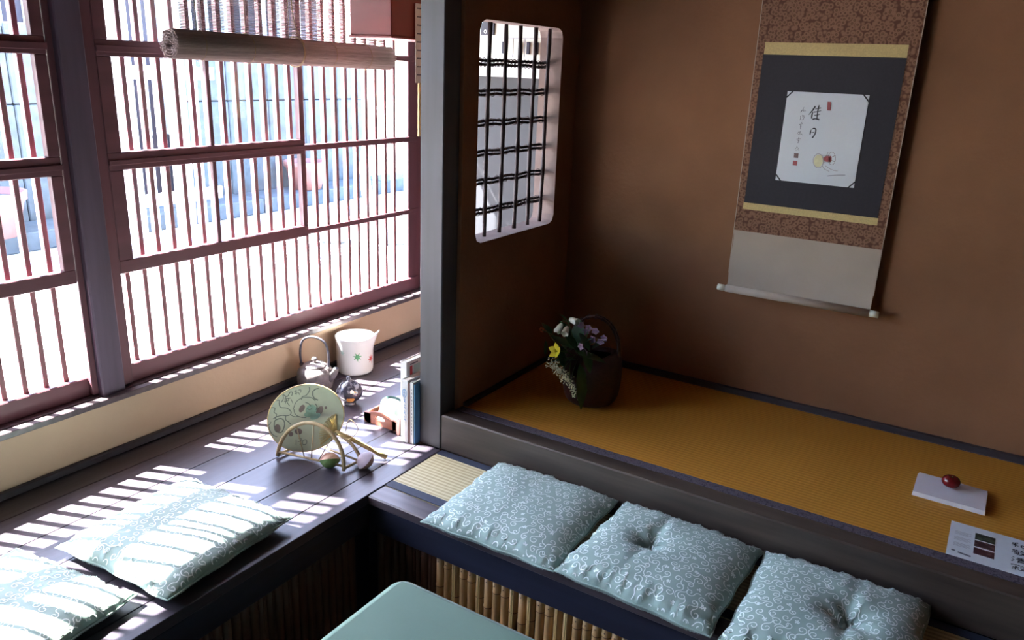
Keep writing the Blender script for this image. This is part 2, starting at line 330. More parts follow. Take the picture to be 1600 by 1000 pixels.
# alcove side wall with the rounded opening (chamfered corners)
xo, xi = -1.476, -1.388
def side_wall():
    mb = MB()
    oy0, oy1, oz0, oz1, ch = 2.022, 2.525, 0.660, 1.330, 0.030
    hole = [(oy0 + ch, oz0), (oy1 - ch, oz0), (oy1 - ch * .3, oz0 + ch * .3), (oy1, oz0 + ch), (oy1, oz1 - ch), (oy1 - ch * .3, oz1 - ch * .3), (oy1 - ch, oz1), (oy0 + ch, oz1), (oy0 + ch * .3, oz1 - ch * .3), (oy0, oz1 - ch), (oy0, oz0 + ch), (oy0 + ch * .3, oz0 + ch * .3)]
    Y0, Y1, Z0, Z1 = 1.945, 2.65, -0.42, 2.15
    # outer ring sampled so that the two rings pair up
    def out(p):
        y, z = p
        if z <= oz0 + ch * .31 and oy0 + ch * .29 < y < oy1 - ch * .29: return (y, Z0)
        if z >= oz1 - ch * .31 and oy0 + ch * .29 < y < oy1 - ch * .29: return (y, Z1)
        return (Y1 if y > 2.3 else Y0, z)
    n = len(hole); outer = []
    for p in hole:
        y, z = p
        outer.append(None)
    o2 = [(oy0 + ch, Z0), (oy1 - ch, Z0), (Y1, Z0), (Y1, oz0 + ch), (Y1, oz1 - ch), (Y1, Z1), (oy1 - ch, Z1), (oy0 + ch, Z1), (Y0, Z1), (Y0, oz1 - ch), (Y0, oz0 + ch), (Y0, Z0)]
    vs = []
    for x in (xo, xi):
        vs += [(x, y, z) for y, z in hole] + [(x, y, z) for y, z in o2]
    fs = []; fr = []
    for k in range(n):
        j = (k + 1) % n
        for b in (0, 2 * n): fs.append((b + k, b + j, b + n + j, b + n + k))
        fr.append((k, j, 2 * n + j, 2 * n + k)); fs.append((n + k, n + j, 3 * n + j, 3 * n + k))
    mb.add(vs, fs, 0); mb.add([v for v in vs], fr, 1)
    return mb
sw = single(side_wall(), 'wall_alcove_side', ['earth', 'reveal'], (xi, 2.0, 0), kind='structure', label='brown plaster side wall pierced by a barred opening')

# reed lattice in the opening
lat = thing('reed_lattice', 'dark reed lattice with bound crossbars filling the rounded wall opening', 'lattice', (-1.432, 2.27, 0.65))
for i, y in enumerate((2.130, 2.222, 2.312, 2.404, 2.494)):
    pts = [(-1.426 + 0.0015 * math.sin(3 * z * i + i), y + 0.003 * math.sin(5 * z + i * 2), z) for z in [0.664 + k * (1.327 - 0.664) / 14 for k in range(15)]]
    MB().tube(pts, [0.0062 + 0.0008 * ((k * 7 + i) % 3) for k in range(15)], 8).build('upright_reed', 'twig', lat, True)
for i, z in enumerate((1.210, 1.120, 1.027, 0.933, 0.842, 0.746)):
    mb = MB()
    for dz in (0.006, -0.006):
        mb.tube([(-1.438 + 0.001 * math.sin(k * 2 + i), y, z + dz + 0.0022 * math.sin(k * 1.7 + i)) for k, y in enumerate([2.024 + q * (0.499) / 12 for q in range(13)])], 0.0046, 6)
    cr = mb.build('crossbar', 'twig', lat, True)
    wr = MB()
    a = 2.03
    while a < 2.50:
        wr.tube([(-1.438 + 0.011 * math.cos(t), a + 0.004 * t / PI, z + 0.0125 * math.sin(t)) for t in [q * PI / 4 for q in range(9)]], 0.0016, 5)
        a += 0.022 if i in (0, 5) else 0.045
    wr.build('binding_vine', 'twig', cr, True)

# window-side baseboard, sill
single(MB().box(XW, XW + 0.018, -1.2, 2.82, 0.0, 0.022, 0.003), 'baseboard_window_side', 'dark', (XW, 1, 0), kind='structure', label='thin dark baseboard strip below the cream plaster')
sill = thing('trim_sill', None, None, (-2.22, 1.3, 0.18), kind='structure')
MB().box(-2.275, -2.196, -0.1, 2.82, 0.176, 0.2035, 0.002).build('sill_track', 'rim', sill, True)
MB().box(-2.195, -2.187, -0.1, 2.82, 0.176, 0.196, 0.001).build('sill_groove', 'rim', sill, True)
MB().box(-2.186, -2.160, -0.1, 2.82, 0.1845, 0.2035, 0.002).build('sill_board', 'rim', sill, True)

# alcove mat trims (dark strips at the wall foot)
single(MB().box(-1.386, -1.368, 1.97, 2.632, KZ, KZ + 0.014, 0.002), 'baseboard_alcove_side', 'dark', (-1.38, 2.3, KZ), kind='structure')

# ------------------------------------------------------------------ lattice windows
XG = -2.24
def lattice_window(idx, y0, y1, bars, sashes, label):
    win = thing('window_%d' % idx, label, None, (XG, (y0 + y1) / 2, 0.2), kind='structure')
    fr = MB()
    fr.box(-2.275, -2.225, y0, y1, 0.196, 0.262, 0.003); fr.build('bottom_rail', 'bengara', win, True)
    for z0, z1 in ((0.557, 0.577), (0.872, 0.894), (1.205, 1.226), (1.60, 1.66)):
        MB().box(-2.262, -2.232, y0, y1, z0, z1, 0.0015).build('cross_rail', 'bengara', win, True)
    ra, rb2 = (y0 + 0.036, 2.095) if idx == 1 else (0.42, 1.203)
    for z0, z1 in ((0.883, 0.897), (1.196, 1.214)):
        MB().box(-2.231, -2.199, ra, rb2, z0, z1, 0.001).build('sash_track', 'bengara', win, True)
    proto = None
    for y in bars:
        if proto is None:
            proto = MB().box(-0.010, 0.010, -0.0075, 0.0075, 0.0, 1.38, 0.0015).build('lattice_bar', 'barwood', win)
            proto.location = Vector((XG - 0.012, y, 0.25)) - win.location
        else: inst(proto, win, Vector((XG - 0.012, y, 0.25)) - win.location)
    for (a, b, z0, z1, t0, t1, mids, st) in sashes:
        f = MB()
        xa, xb = -2.228, -2.204
        f.box(xa, xb, a, b, z0, z0 + t0, 0.002).box(xa, xb, a, b, z1 - t1, z1, 0.002)
        f.box(xa, xb, a, a + st[0], z0 + t0, z1 - t1, 0.002).box(xa, xb, b - st[1], b, z0 + t0, z1 - t1, 0.002)
        for mdy in mids: f.box(xa + 0.004, xb - 0.004, mdy - 0.007, mdy + 0.007, z0 + t0, z1 - t1, 0.001)
        sf = f.build('sliding_sash', 'bengara', win, True)
        MB().box(-2.219, -2.2165, a + st[0], b - st[1], z0 + t0, z1 - t1).build('glass_pane', 'glass', sf, True)
    return win
barsR = [1.379 + 0.0575 * k for k in range(23)] + [2.700]
barsR = [b for b in barsR if b < 2.69]
lattice_window(1, 1.30, 2.790, barsR, [
    (1.335, 2.095, 0.560, 0.889, 0.040, 0.022, (1.700,), (0.045, 0.020)),
    (1.335, 2.095, 0.891, 1.204, 0.028, 0.020, (1.700,), (0.045, 0.020)),
    (1.335, 2.095, 1.206, 1.600, 0.024, 0.03, (1.700,), (0.040, 0.020))], 'red-framed lattice window between the tall post and the corner pillar')
barsL = [1.150 - 0.0575 * k for k in range(21)]
lattice_window(2, -0.10, 1.215, barsL, [
    (0.42, 1.200, 0.560, 0.889, 0.040, 0.022, (0.79,), (0.020, 0.032)),
    (0.42, 1.200, 0.891, 1.204, 0.028, 0.020, (0.79,), (0.020, 0.032)),
    (0.42, 1.200, 1.206, 1.600, 0.024, 0.03, (0.79,), (0.020, 0.032))], 'red-framed lattice window on the near side of the tall post')
wp = thing('window_post', 'dark upright post between the two lattice windows', None, (-2.22, 1.257, 0.2), kind='structure')
MB().box(-2.30, -2.185, 1.222, 1.296, 0.196, 1.95, 0.004).build('post_core', 'post', wp, True)
MB().box(-2.275, -2.206, 1.203, 1.222, 0.209, 1.66, 0.002).build('post_jamb', 'bengara_v', wp, True)
MB().box(-2.275, -2.206, 1.296, 1.336, 0.209, 1.66, 0.002).build('post_jamb', 'bengara_v', wp, True)
single(MB().box(-2.262, -2.236, 2.728, 2.82, 0.196, 1.95, 0.003), 'corner_post', 'bengara_v', (-2.23, 2.76, 0.2), kind='structure', label='red-brown post at the far end of the lattice window')

# ------------------------------------------------------------------ corner pillar, alcove kerb, mats
single(MB().box(-1.487, -1.401, 1.868, 1.947, 0.0, 2.1, 0.003), 'corner_pillar', 'pillar', (-1.444, 1.9, 0), kind='structure', label='square grey wooden pillar at the corner of the raised alcove')
kb = thing('alcove_kerb', None, None, (0, 1.9, 0), kind='structure')
MB().box(-1.399, 1.15, 1.868, 1.932, 0.0, 0.1235, 0.004).build('kerb_beam', 'kerb', kb, True)
at = thing('alcove_mat', 'golden straw tatami covering the raised alcove floor', 'tatami mat', (-0.2, 2.28, 0.02))
MB().box(-1.386, 0.95, 1.933, 2.650, 0.02, KZ - 0.001).build('mat_body', 'tatami_alcove', at, True)
MB().box(-1.386, 0.95, 1.9325, 1.966, KZ - 0.002, KZ + 0.0008).build('brocade_border', 'heri', at, True)
MB().box(-1.386, 0.95, 2.632, 2.649, KZ - 0.002, KZ + 0.0008).build('brocade_border', 'heri', at, True)
single(MB().box(-1.386, 0.95, 2.634, 2.650, KZ + 0.0008, KZ + 0.020, 0.001), 'baseboard_alcove_back', 'dark', (0, 2.64, KZ), kind='structure')

# ------------------------------------------------------------------ timber deck under the window
dk = thing('timber_deck', 'dark stained plank deck running beneath the lattice windows', 'deck', (-1.8, 1.0, -0.05))
seams = [-2.200, -2.082, -1.930, -1.779, -1.620, -1.480, -1.396]
for i in range(6):
    g = 0.0010
    MB().box(seams[i] + g, seams[i + 1] - g, -1.2, 2.82 if i < 4 else 1.866, -0.03, 0.0, 0.0012).build('plank', 'deck', dk, True)
MB().box(-1.476, -1.39, 1.95, 2.82, -0.03, 0.0).build('plank', 'deck', dk, True)
MB().box(-1.425, -1.398, -0.25, 1.512, -0.112, -0.0305, 0.003).build('front_board', 'fascia', dk, True)
MB().box(-2.20, -1.46, -1.2, 2.82, -0.06, -0.031).build('joist_board', 'fascia', dk, True)

# ------------------------------------------------------------------ bench in front of the alcove
bn = thing('timber_bench', 'dark timber bench framing the narrow tatami below the alcove', 'bench', (-0.1, 1.6, -0.1))
MB().box(-1.394, 1.15, 1.512, 1.586, -0.03, 0.0, 0.004).build('front_rim', 'rim', bn, True)
MB().box(-1.394, 1.15, 1.520, 1.548, -0.118, -0.0305, 0.003).build('front_board', 'fascia', bn, True)
MB().box(-1.394, 1.15, 1.588, 1.866, -0.06, -0.016).build('support_board', 'fascia', bn, True)
bt = thing('bench_mat', 'narrow pale tatami with dark blue cloth borders under the green cushions', 'tatami mat', (-0.1, 1.72, -0.015))
MB().box(-1.392, 1.15, 1.5885, 1.866, -0.0155, 0.0).build('mat_body', 'tatami_bench', bt, True)
MB().box(-1.392, 1.15, 1.588, 1.621, -0.001, 0.0012).build('cloth_border', 'border', bt, True)
MB().box(-1.392, 1.15, 1.836, 1.8665, -0.001, 0.0012).build('cloth_border', 'border', bt, True)

# bamboo facings
def cane_mesh(seed, L, split):
    rnd = random.Random(seed); mb = MB(); r = 0.0128; pts = []; rs = []
    nodez = [rnd.uniform(0.02, 0.12), rnd.uniform(0.2, 0.3)]
    zz = sorted([0.0, L] + [L - a + d for a in nodez for d in (-0.004, 0.0, 0.004)])
    for z in zz:
        isn = any(abs(z - (L - a)) < 1e-6 for a in nodez); pts.append((0, 0, z)); rs.append(r * (1.09 if isn else 1.0))
    mb.tube(pts, rs, 10)
    for a in nodez: mb.tube([(0, 0, L - a - 0.0012), (0, 0, L - a + 0.0012)], r * 1.10, 10, mi=1, cap=False)
    # nail head, and the split seam some canes show
    mb.tube([(0, -r - 0.0008, L - 0.022), (0, -r + 0.002, L - 0.022)], 0.0018, 6, mi=1)
    if split:
        mb.box(-0.0035, -0.0005, -r - 0.0012, -r + 0.002, 0.0, L, mi=2); mb.box(0.0015, 0.004, -r - 0.0012, -r + 0.002, 0.0, L, mi=2)
    return mb
M['bamboo_dark'] = mat('dark_brown_bamboo', (0.120, 0.052, 0.030), 0.5, 0.3, (30, 30, 3), bump=0.06)  # darker brown for all deck-side canes and the first bench-side ones
protos = []; dark_protos = []
def facing(name, label, start, step, count, zt, rz, n_dark=0):
    t = thing(name, label, 'bamboo facing', (start[0], start[1], -0.42), rz)
    L = zt + 0.42
    for k in range(count):
        q = random.randrange(6)
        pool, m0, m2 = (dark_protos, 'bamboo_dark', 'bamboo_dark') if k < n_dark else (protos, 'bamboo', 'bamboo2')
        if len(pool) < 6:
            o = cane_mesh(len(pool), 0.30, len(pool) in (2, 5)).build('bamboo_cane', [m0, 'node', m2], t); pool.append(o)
        else: o = inst(pool[q], t)
        o.location = (k * step, random.uniform(-0.001, 0.001), L - 0.30 - random.uniform(0, 0.003))
        o.rotation_euler = (0, 0, random.uniform(-0.15, 0.15))
    return t
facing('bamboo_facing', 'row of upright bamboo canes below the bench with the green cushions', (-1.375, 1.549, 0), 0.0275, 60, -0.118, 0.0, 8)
facing('bamboo_facing', 'row of upright dark brown bamboo canes below the sunlit deck', (-1.424, -0.10, 0), 0.0275, 58, -0.112, PI / 2, 58)
single(MB().box(-1.46, -1.437, -0.25, 1.56, -0.42, -0.0605), 'wall_pit_deck_side', 'fascia', (-1.45, 0.6, -0.42), kind='structure')
single(MB().box(-1.437, 1.15, 1.563, 1.59, -0.42, -0.0605), 'wall_pit_bench_side', 'fascia', (0, 1.57, -0.42), kind='structure')

# ------------------------------------------------------------------ low table with green cloth
tb = thing('low_table', 'low table hidden beneath the plain green cloth in the sunken pit', 'table', (-0.35, 0.5, -0.42))
MB().box(-0.83, 0.55, -0.05, 0.975, 0.215, 0.245, 0.004).build('tabletop', 'deckx', tb, True)
for x in (-0.76, 0.48):
    for y in (0.03, 0.90): MB().box(x - 0.025, x + 0.025, y - 0.025, y + 0.025, -0.42, 0.2145, 0.003).build('leg', 'deckx', tb, True)
def tablecloth():
    mb = MB(); x0, x1, y0, y1, z = -0.850, 0.57, -0.07, 1.010, 0.2485
    per = []
    R = 0.028; n = 70
    def outline(r_out):
        pts = []
        for (cx, cy, a0) in ((x1 - R, y1 - R, 0), (x0 + R, y1 - R, PI / 2), (x0 + R, y0 + R, PI), (x1 - R, y0 + R, 3 * PI / 2)):
            for k in range(7):
                a = a0 + (PI / 2) * k / 6; pts.append((cx + (R + r_out) * math.cos(a), cy + (R + r_out) * math.sin(a)))
        out = []
        for i in range(len(pts)):
            a, b = pts[i], pts[(i + 1) % len(pts)]; d = math.hypot(b[0] - a[0], b[1] - a[1]); m = max(1, int(d / 0.03)) if r_out == 0 else None
            out.append((a, b, d))
        return pts, out
    base, segs = outline(0)
    ring = []
    for a, b, d in segs:
        m = max(1, round(d / 0.035))
        for k in range(m): ring.append((a[0] + (b[0] - a[0]) * k / m, a[1] + (b[1] - a[1]) * k / m))
    N = len(ring); rows = []
    cx, cy = (x0 + x1) / 2, (y0 + y1) / 2
    rows.append([(p[0] * .985 + cx * .015, p[1] * .985 + cy * .015, z) for p in ring])
    rows.append([(p[0], p[1], z - 0.003) for p in ring])
    for j in range(1, 7):
        dz = 0.045 * j; row = []
        for i, p in enumerate(ring):
            a, b = ring[i - 1], ring[(i + 1) % N]; tx, ty = b[0] - a[0], b[1] - a[1]; L = math.hypot(tx, ty); nx, ny = ty / L, -tx / L
            if (p[0] - cx) * nx + (p[1] - cy) * ny < 0: nx, ny = -nx, -ny
            wv = 0.012 * (j / 6) * math.sin(i * 0.9 + 0.6 * math.sin(i * 0.31))
            row.append((p[0] + nx * (0.004 + wv + 0.002 * j), p[1] + ny * (0.004 + wv + 0.002 * j), z - dz))
        rows.append(row)
    vs = [v for r in rows for v in r]; fs = []
    for j in range(len(rows) - 1):
        for i in range(N): fs.append((j * N + i, j * N + (i + 1) % N, (j + 1) * N + (i + 1) % N, (j + 1) * N + i))
    mb.add(vs, fs, 0, True)
    # top sheet as a grid with soft creases
    nx_, ny_ = 60, 46; gx0, gx1, gy0, gy1 = x0 + 0.011, x1 - 0.011, y0 + 0.009, y1 - 0.009; g = []
    for j in range(ny_ + 1):
        for i in range(nx_ + 1):
            x = gx0 + (gx1 - gx0) * i / nx_; y = gy0 + (gy1 - gy0) * j / ny_
            e = min(i, nx_ - i, j, ny_ - j) / 4.0; e = min(1, e)
            h = 0.0035 * e * (noise.noise((x * 7, y * 7, 1.3)) + 0.4 * noise.noise((x * 17, y * 15, 4.3)))
            # keep corners inside the rounded outline
            for sx, sy in ((1, 1), (1, -1), (-1, 1), (-1, -1)):
                ccx, ccy = (x1 - R if sx > 0 else x0 + R), (y1 - R if sy > 0 else y0 + R)
                dx, dy = (x - ccx) * sx, (y - ccy) * sy
                if dx > 0 and dy > 0:
                    d = math.hypot(dx, dy)
                    if d > R * .85: x = ccx + (x - ccx) * R * .85 / d; y = ccy + (y - ccy) * R * .85 / d
            g.append((x, y, z + 0.0004 + max(h, -0.001)))
    mb.add(g, [(j * (nx_ + 1) + i, j * (nx_ + 1) + i + 1, (j + 1) * (nx_ + 1) + i + 1, (j + 1) * (nx_ + 1) + i) for j in range(ny_) for i in range(nx_)], 0, True)
    return mb
single(tablecloth(), 'tablecloth', 'cloth', (-0.14, 0.47, 0.248), 'plain pale green cloth draped over the low table in the pit', 'tablecloth')

# ------------------------------------------------------------------ cushions
def spiral_motifs(half, seed):
    rnd = random.Random(seed); out = []; dots = []
    st = 0.0285; rows = int(2 * half / (st * 0.86)) + 1
    for j in range(rows):
        for i in range(int(2 * half / st) + 1):
            cx = -half + st * (i + (0.5 if j % 2 else 0)) + rnd.uniform(-.003, .003); cy = -half + st * 0.86 * j + rnd.uniform(-.003, .003)
            if (i * 3 + j * 5) % 7 == 0:
                for k in range(5):
                    a = 2 * PI * k / 5 + rnd.random(); dots.append((cx + 0.0042 * math.cos(a), cy + 0.0042 * math.sin(a), 0.0021))
                dots.append((cx, cy, 0.0024)); continue
            s = rnd.choice((-1, 1)); a0 = rnd.uniform(0, 2 * PI); R = rnd.uniform(0.0092, 0.0130); pts = []
            for k in range(17):
                t = k / 16; r = R * (1 - 0.78 * t); a = a0 + s * t * 2 * PI * 1.15
                pts.append((cx + r * math.cos(a), cy + r * math.sin(a)))
            # outer tail sweeping the other way, meeting the neighbour
            ax, ay = cx + R * math.cos(a0), cy + R * math.sin(a0); r2 = R * rnd.uniform(.75, 1.15)
            c2x, c2y = cx + (R + r2) * math.cos(a0), cy + (R + r2) * math.sin(a0)
            tail = [(c2x - r2 * math.cos(a0 + s * q * 0.28), c2y - r2 * math.sin(a0 + s * q * 0.28)) for q in range(9)]
            out.append(tail[::-1] + pts)
    return out, dots
def cushion_mb(seed, dimple, thick=0.072, half=0.20):
    rnd = random.Random(seed); mb = MB(); N = 56
    ph = [rnd.uniform(0, 6.28) for _ in range(8)]
    def xy(u, v):
        x = half * u * (1 - 0.030 * (1 - v * v)); y = half * v * (1 - 0.030 * (1 - u * u))
        x += 0.0025 * math.sin(v * 9 + ph[0]) * abs(u) ** 3; y += 0.0025 * math.sin(u * 10 + ph[1]) * abs(v) ** 3
        return x, y
    def prof(u, v):
        a = max(0.0, 1 - abs(u) ** 3.2); b = max(0.0, 1 - abs(v) ** 3.2)
        return (a * b) ** 0.46
    zm = thick * 0.40
    def top(u, v):
        x, y = xy(u, v); h = prof(u, v); e = max(abs(u), abs(v))
        z = zm + (thick * 0.60) * h
        z += 0.0030 * h * noise.noise((u * 3 + seed, v * 3, 0.5))
        edge = max(0, (e - 0.72) / 0.28) * (1 - max(0, (e - 0.97) / 0.03)) if e < 1 else 0
        s = u if abs(v) > abs(u) else v
        z += 0.0055 * edge * (1.3 * noise.noise((s * 17, seed * 3.1, 2.0 if abs(v) > abs(u) else 7.0)) + 0.35 * math.sin(s * 23 + ph[2]))
        if dimple:
            dx, dy, dp = dimple; rr = math.hypot(u - dx, v - dy); an = math.atan2(v - dy, u - dx)
            z -= dp * math.exp(-(rr / 0.22) ** 1.5) * (1 + 0.25 * math.sin(5 * an + ph[3]))
            z -= 0.006 * math.exp(-((u - dx) / 0.07) ** 2) * math.exp(-((v - dy) / 0.7) ** 2)
        return (x, y, z)
    def bot(u, v):
        x, y = xy(u, v); return (x, y, zm - zm * prof(u, v) ** 0.8 * 0.995)
    vs = [top(-1 + 2 * i / N, -1 + 2 * j / N) for j in range(N + 1) for i in range(N + 1)]
    fs = [(j * (N + 1) + i, j * (N + 1) + i + 1, (j + 1) * (N + 1) + i + 1, (j + 1) * (N + 1) + i) for j in range(N) for i in range(N)]
    mb.add(vs, fs, 0, True)
    mb.add([bot(-1 + 2 * i / N, -1 + 2 * j / N) for j in range(N + 1) for i in range(N + 1)], [f[::-1] for f in fs], 0, True)
    pr = MB()
    def on_top(x, y):
        u, v = max(-.995, min(.995, x / half)), max(-.995, min(.995, y / half))
        p = Vector(top(u, v)); e = 0.012
        a = Vector(top(min(1, u + e), v)) - Vector(top(max(-1, u - e), v)); b = Vector(top(u, min(1, v + e))) - Vector(top(u, max(-1, v - e)))
        nn = a.cross(b).normalized(); return p + nn * 0.0010
    mot, dots = spiral_motifs(half, seed)
    def clipped(m_, lim):
        run = []
        for p in m_ + [(9, 9)]:
            if abs(p[0]) < lim and abs(p[1]) < lim: run.append(p)
            else:
                if len(run) > 1: yield run
                run = []
    for m_ in mot:
        for run in clipped(m_, half * 0.992): pr.stroke(run, 0.0021, on_top)
    for x, y, r in dots:
        if abs(x) < half - .004 and abs(y) < half - .004: pr.disc((x, y), r, r, on_top, 7)
    def on_bot(x, y):
        u, v = max(-.995, min(.995, x / half)), max(-.995, min(.995, y / half)); p = Vector(bot(u, v)); e = 0.012
        a = Vector(bot(min(1, u + e), v)) - Vector(bot(max(-1, u - e), v)); b = Vector(bot(u, min(1, v + e))) - Vector(bot(u, max(-1, v - e)))
        return p - a.cross(b).normalized() * 0.0009
    for m_ in spiral_motifs(half, seed + 50)[0]:
        for run in clipped([p if max(abs(p[0]), abs(p[1])) > half * .80 else (9, 9) for p in m_], half * 0.992): pr.stroke(run, 0.0021, on_bot)
    seam = MB()
    ring = [xy(t, -1) for t in [-1 + q / 20 for q in range(40)]] + [xy(1, t) for t in [-1 + q / 20 for q in range(40)]] + [xy(t, 1) for t in [1 - q / 20 for q in range(40)]] + [xy(-1, t) for t in [1 - q / 20 for q in range(40)]]
    seam.tube([(x, y, zm) for x, y in ring], 0.0022, 6, closed=True)
    return mb, pr, seam
def cushion(label, loc, rz, seed, dimple, group, half=0.20, scale=(1, 1, 1), tilt=(0, 0)):
    t = thing('floor_cushion', label, 'cushion', loc, rz, group)
    t.rotation_euler = (tilt[0], tilt[1], rz); t.scale = scale
    a, p, s = cushion_mb(seed, dimple, half=half)
    a.build('cushion_cover', 'cushion', t); 
    o = p.build('printed_scrolls', 'print', t, fix=False); o['kind'] = 'stuff'
    s.build('seam_edge', 'cushion', t)
    return t
G = 'sage green arabesque floor cushions'
cushion('green arabesque cushion on the bench beside the bare strip of tatami, plump and smooth', (-0.957, 1.662, 0.0015), 0.03, 3, None, G)
cushion('middle of the three bench cushions, green arabesque with one deep dent', (-0.550, 1.662, 0.0015), -0.03, 5, (-0.22, 0.10, 0.030), G, scale=(0.985, 0.99, 1.08))
cushion('green arabesque bench cushion nearest the printed leaflet, dented in its centre', (-0.148, 1.664, 0.0015), 0.02, 8, (0.20, -0.05, 0.032), G, scale=(0.96, 0.99, 1.1))
cushion('sun-bleached green cushion whole in view on the deck under the window', (-1.625, 1.058, 0.0005), 0.07, 11, None, G, scale=(0.99, 1.0, 1.0))
cushion('sun-bleached green cushion on the deck at the picture edge, partly cut off', (-1.655, 0.625, 0.0005), 0.15, 13, None, G, scale=(1.0, 0.98, 0.95))

# ------------------------------------------------------------------ hanging scroll
SY = 2.622
sc_ = thing('hanging_scroll', 'tall hanging scroll with black panel and white calligraphy card on the brown wall', 'hanging scroll', (-0.518, 2.64, 0.50))
def panel(name, m, x0, x1, z0, z1, y, th=0.0012, parent=sc_):
    return MB().box(x0, x1, y - th, y, z0, z1).build(name, m, parent, True)
xl, xr = -0.746, -0.287
panel('brocade_mount', 'brocade', xl, xr, 0.708, 1.90, SY)
panel('edge_strip', 'beige', xl - 0.002, xl, 0.56, 1.90, SY); panel('edge_strip', 'beige', xr, xr + 0.002, 0.56, 1.90, SY)
panel('gold_band', 'gold', -0.722, -0.314, 1.267, 1.303, SY - 0.0013)
panel('gold_band', 'gold', -0.726, -0.312, 0.781, 0.803, SY - 0.0013)
panel('black_panel', 'navy', -0.724, -0.3135, 0.803, 1.267, SY - 0.0013)
# lower blank paper, curving towards the roller
zs = [0.708 - 0.2 * k / 14 for k in range(15)]
vs = []; fs = []
for k, z in enumerate(zs):
    off = 0.012 * max(0, (0.60 - z) / 0.1) ** 2
    for x in (xl + 0.002 * math.sin(k * .6), xr): vs.append((x, SY - 0.0008 - off, z))
for k in range(14): fs.append((2 * k, 2 * k + 1, 2 * k + 3, 2 * k + 2))
lp = MB().add(vs, fs, 0, True).build('blank_lower_paper', 'beige', sc_, True)
rl = MB().tube([(xl, SY - 0.014, 0.507), (xr, SY - 0.014, 0.507)], 0.0125, 16).build('roller', 'beige', sc_, True)
MB().tube([(xl - 0.028, SY - 0.014, 0.507), (xl, SY - 0.014, 0.507)], 0.0108, 16).build('roller_knob', 'bone', rl, True)
MB().tube([(xr, SY - 0.014, 0.507), (xr + 0.027, SY - 0.014, 0.507)], 0.0108, 16).build('roller_knob', 'bone', rl, True)
MB().tube([(xl - .005, SY, 1.905), (xr + .005, SY, 1.905)], 0.008, 10).build('top_rod', 'twig', sc_, True)
# poem card
cx0, cx1, cz0, cz1 = -0.6335, -0.3955, 0.886, 1.1605; ch = 0.012
outl = [(cx0, cz0), (cx1, cz0), (cx1, cz1), (cx0, cz1)]
cy_ = SY - 0.0032
card = MB().prism(outl, lambda u, v, t: (u, t, v), cy_ + 0.0006, cy_ - 0.0006).build('poem_card', 'card', sc_, True)
tri = MB()
for (x, z, sx, sz) in ((cx0, cz0, 1, 1), (cx1, cz0, -1, 1), (cx1, cz1, -1, -1), (cx0, cz1, 1, -1)):
    tri.stroke([(x - sx * .001, z + sz * 0.019), (x + sx * 0.017, z - sz * .001)], 0.004, lambda u, v: (u, cy_ - 0.0012, v))
tri.build('corner_band', 'navy', card, True)
def cardfn(u, v):   # brush-drawing units: card measured in tenths of a millimetre-ish units of its own sketch grid
    du, dv = u - 180.0, v - 65.0
    det = 705 * 765 + 110 * 40
    a = (du * 765 + dv * 110) / det; b = (705 * dv - 40 * du) / det
    return (cx0 + a * (cx1 - cx0), cy_ - 0.0011, cz1 - b * (cz1 - cz0))
ik = MB()
for pts, wd in (([(428, 192), (408, 222), (370, 264)], [13, 12, 4]), ([(408, 238), (400, 262), (396, 296)], [5, 13, 9]),
                ([(462, 183), (456, 205), (449, 240), (443, 300)], [6, 12, 10, 10]), ([(428, 214), (450, 212), (478, 206)], [8, 5, 8]), ([(414, 241), (446, 238), (480, 228)], [9, 6, 5]),
                ([(420, 268), (444, 266), (470, 258)], [8, 6, 6]), ([(404, 301), (430, 297), (464, 303)], [12, 9, 13]),
                ([(393, 388), (388, 410), (384, 432)], [5, 11, 7]), ([(398, 386), (416, 377), (433, 382), (434, 405), (424, 432), (404, 458)], [6, 10, 12, 11, 10, 12]), ([(395, 414), (410, 412), (422, 409)], [6, 7, 6])):
    P = curve_pts([(x, y, w_) for (x, y), w_ in zip(pts, wd)], 4); ik.stroke([(p[0], p[1]) for p in P], [p[2] for p in P], cardfn)
ik.build('large_brush_writing', 'sumi', card, True, fix=False)
ik = MB(); 
small = [[[(298, 240), (318, 222), (345, 232)], [(328, 200), (316, 222), (298, 245)], [(318, 222), (330, 240)]],
         [[(296, 272), (300, 300)], [(310, 268), (332, 272)], [(312, 282), (330, 280), (322, 302), (308, 306)], [(300, 290), (292, 308)]],
         [[(286, 345), (318, 340)], [(312, 325), (300, 345), (296, 385)], [(296, 360), (308, 358)]],
         [[(268, 425), (288, 405), (296, 430)], [(296, 402), (306, 425), (320, 434)], [(276, 430), (290, 425)]],
         [[(264, 470), (300, 466)], [(282, 455), (281, 470)], [(272, 484), (292, 482)], [(282, 474), (280, 500), (270, 496)]],
         [[(250, 558), (268, 540), (284, 552)], [(262, 530), (274, 534)], [(256, 566), (276, 560), (290, 566)]]]
for g_ in small:
    for st_ in g_: P = curve_pts(st_, 4); ik.stroke(P, 3.6, cardfn)
ik.build('small_brush_signature', 'sumi2', card, True, fix=False)
sl = MB()
def sq(mb, x0, y0, x1, y1, mi=0): mb.add([cardfn(x0, y0), cardfn(x1, y0 + 2), cardfn(x1 - 4, y1), cardfn(x0 - 4, y1 - 2)], [(0, 1, 2, 3)], mi)
sq(sl, 534, 155, 566, 228); sq(sl, 234, 655, 274, 698); sq(sl, 244, 590, 284, 632, 1)
sl.build('seal_stamp', ['seal', 'seal2'], card, True, fix=False)
dr = MB()
cf2 = lambda u, v: tuple(Vector(cardfn(u, v)) + Vector((0, -0.0003, 0)))
dr.disc((462, 651), 40, 54, cardfn, 20, 0, rot=0.15); dr.disc((538, 632), 32, 25, cf2, 14, 1); dr.disc((566, 632), 14, 27, cf2, 12, 1)
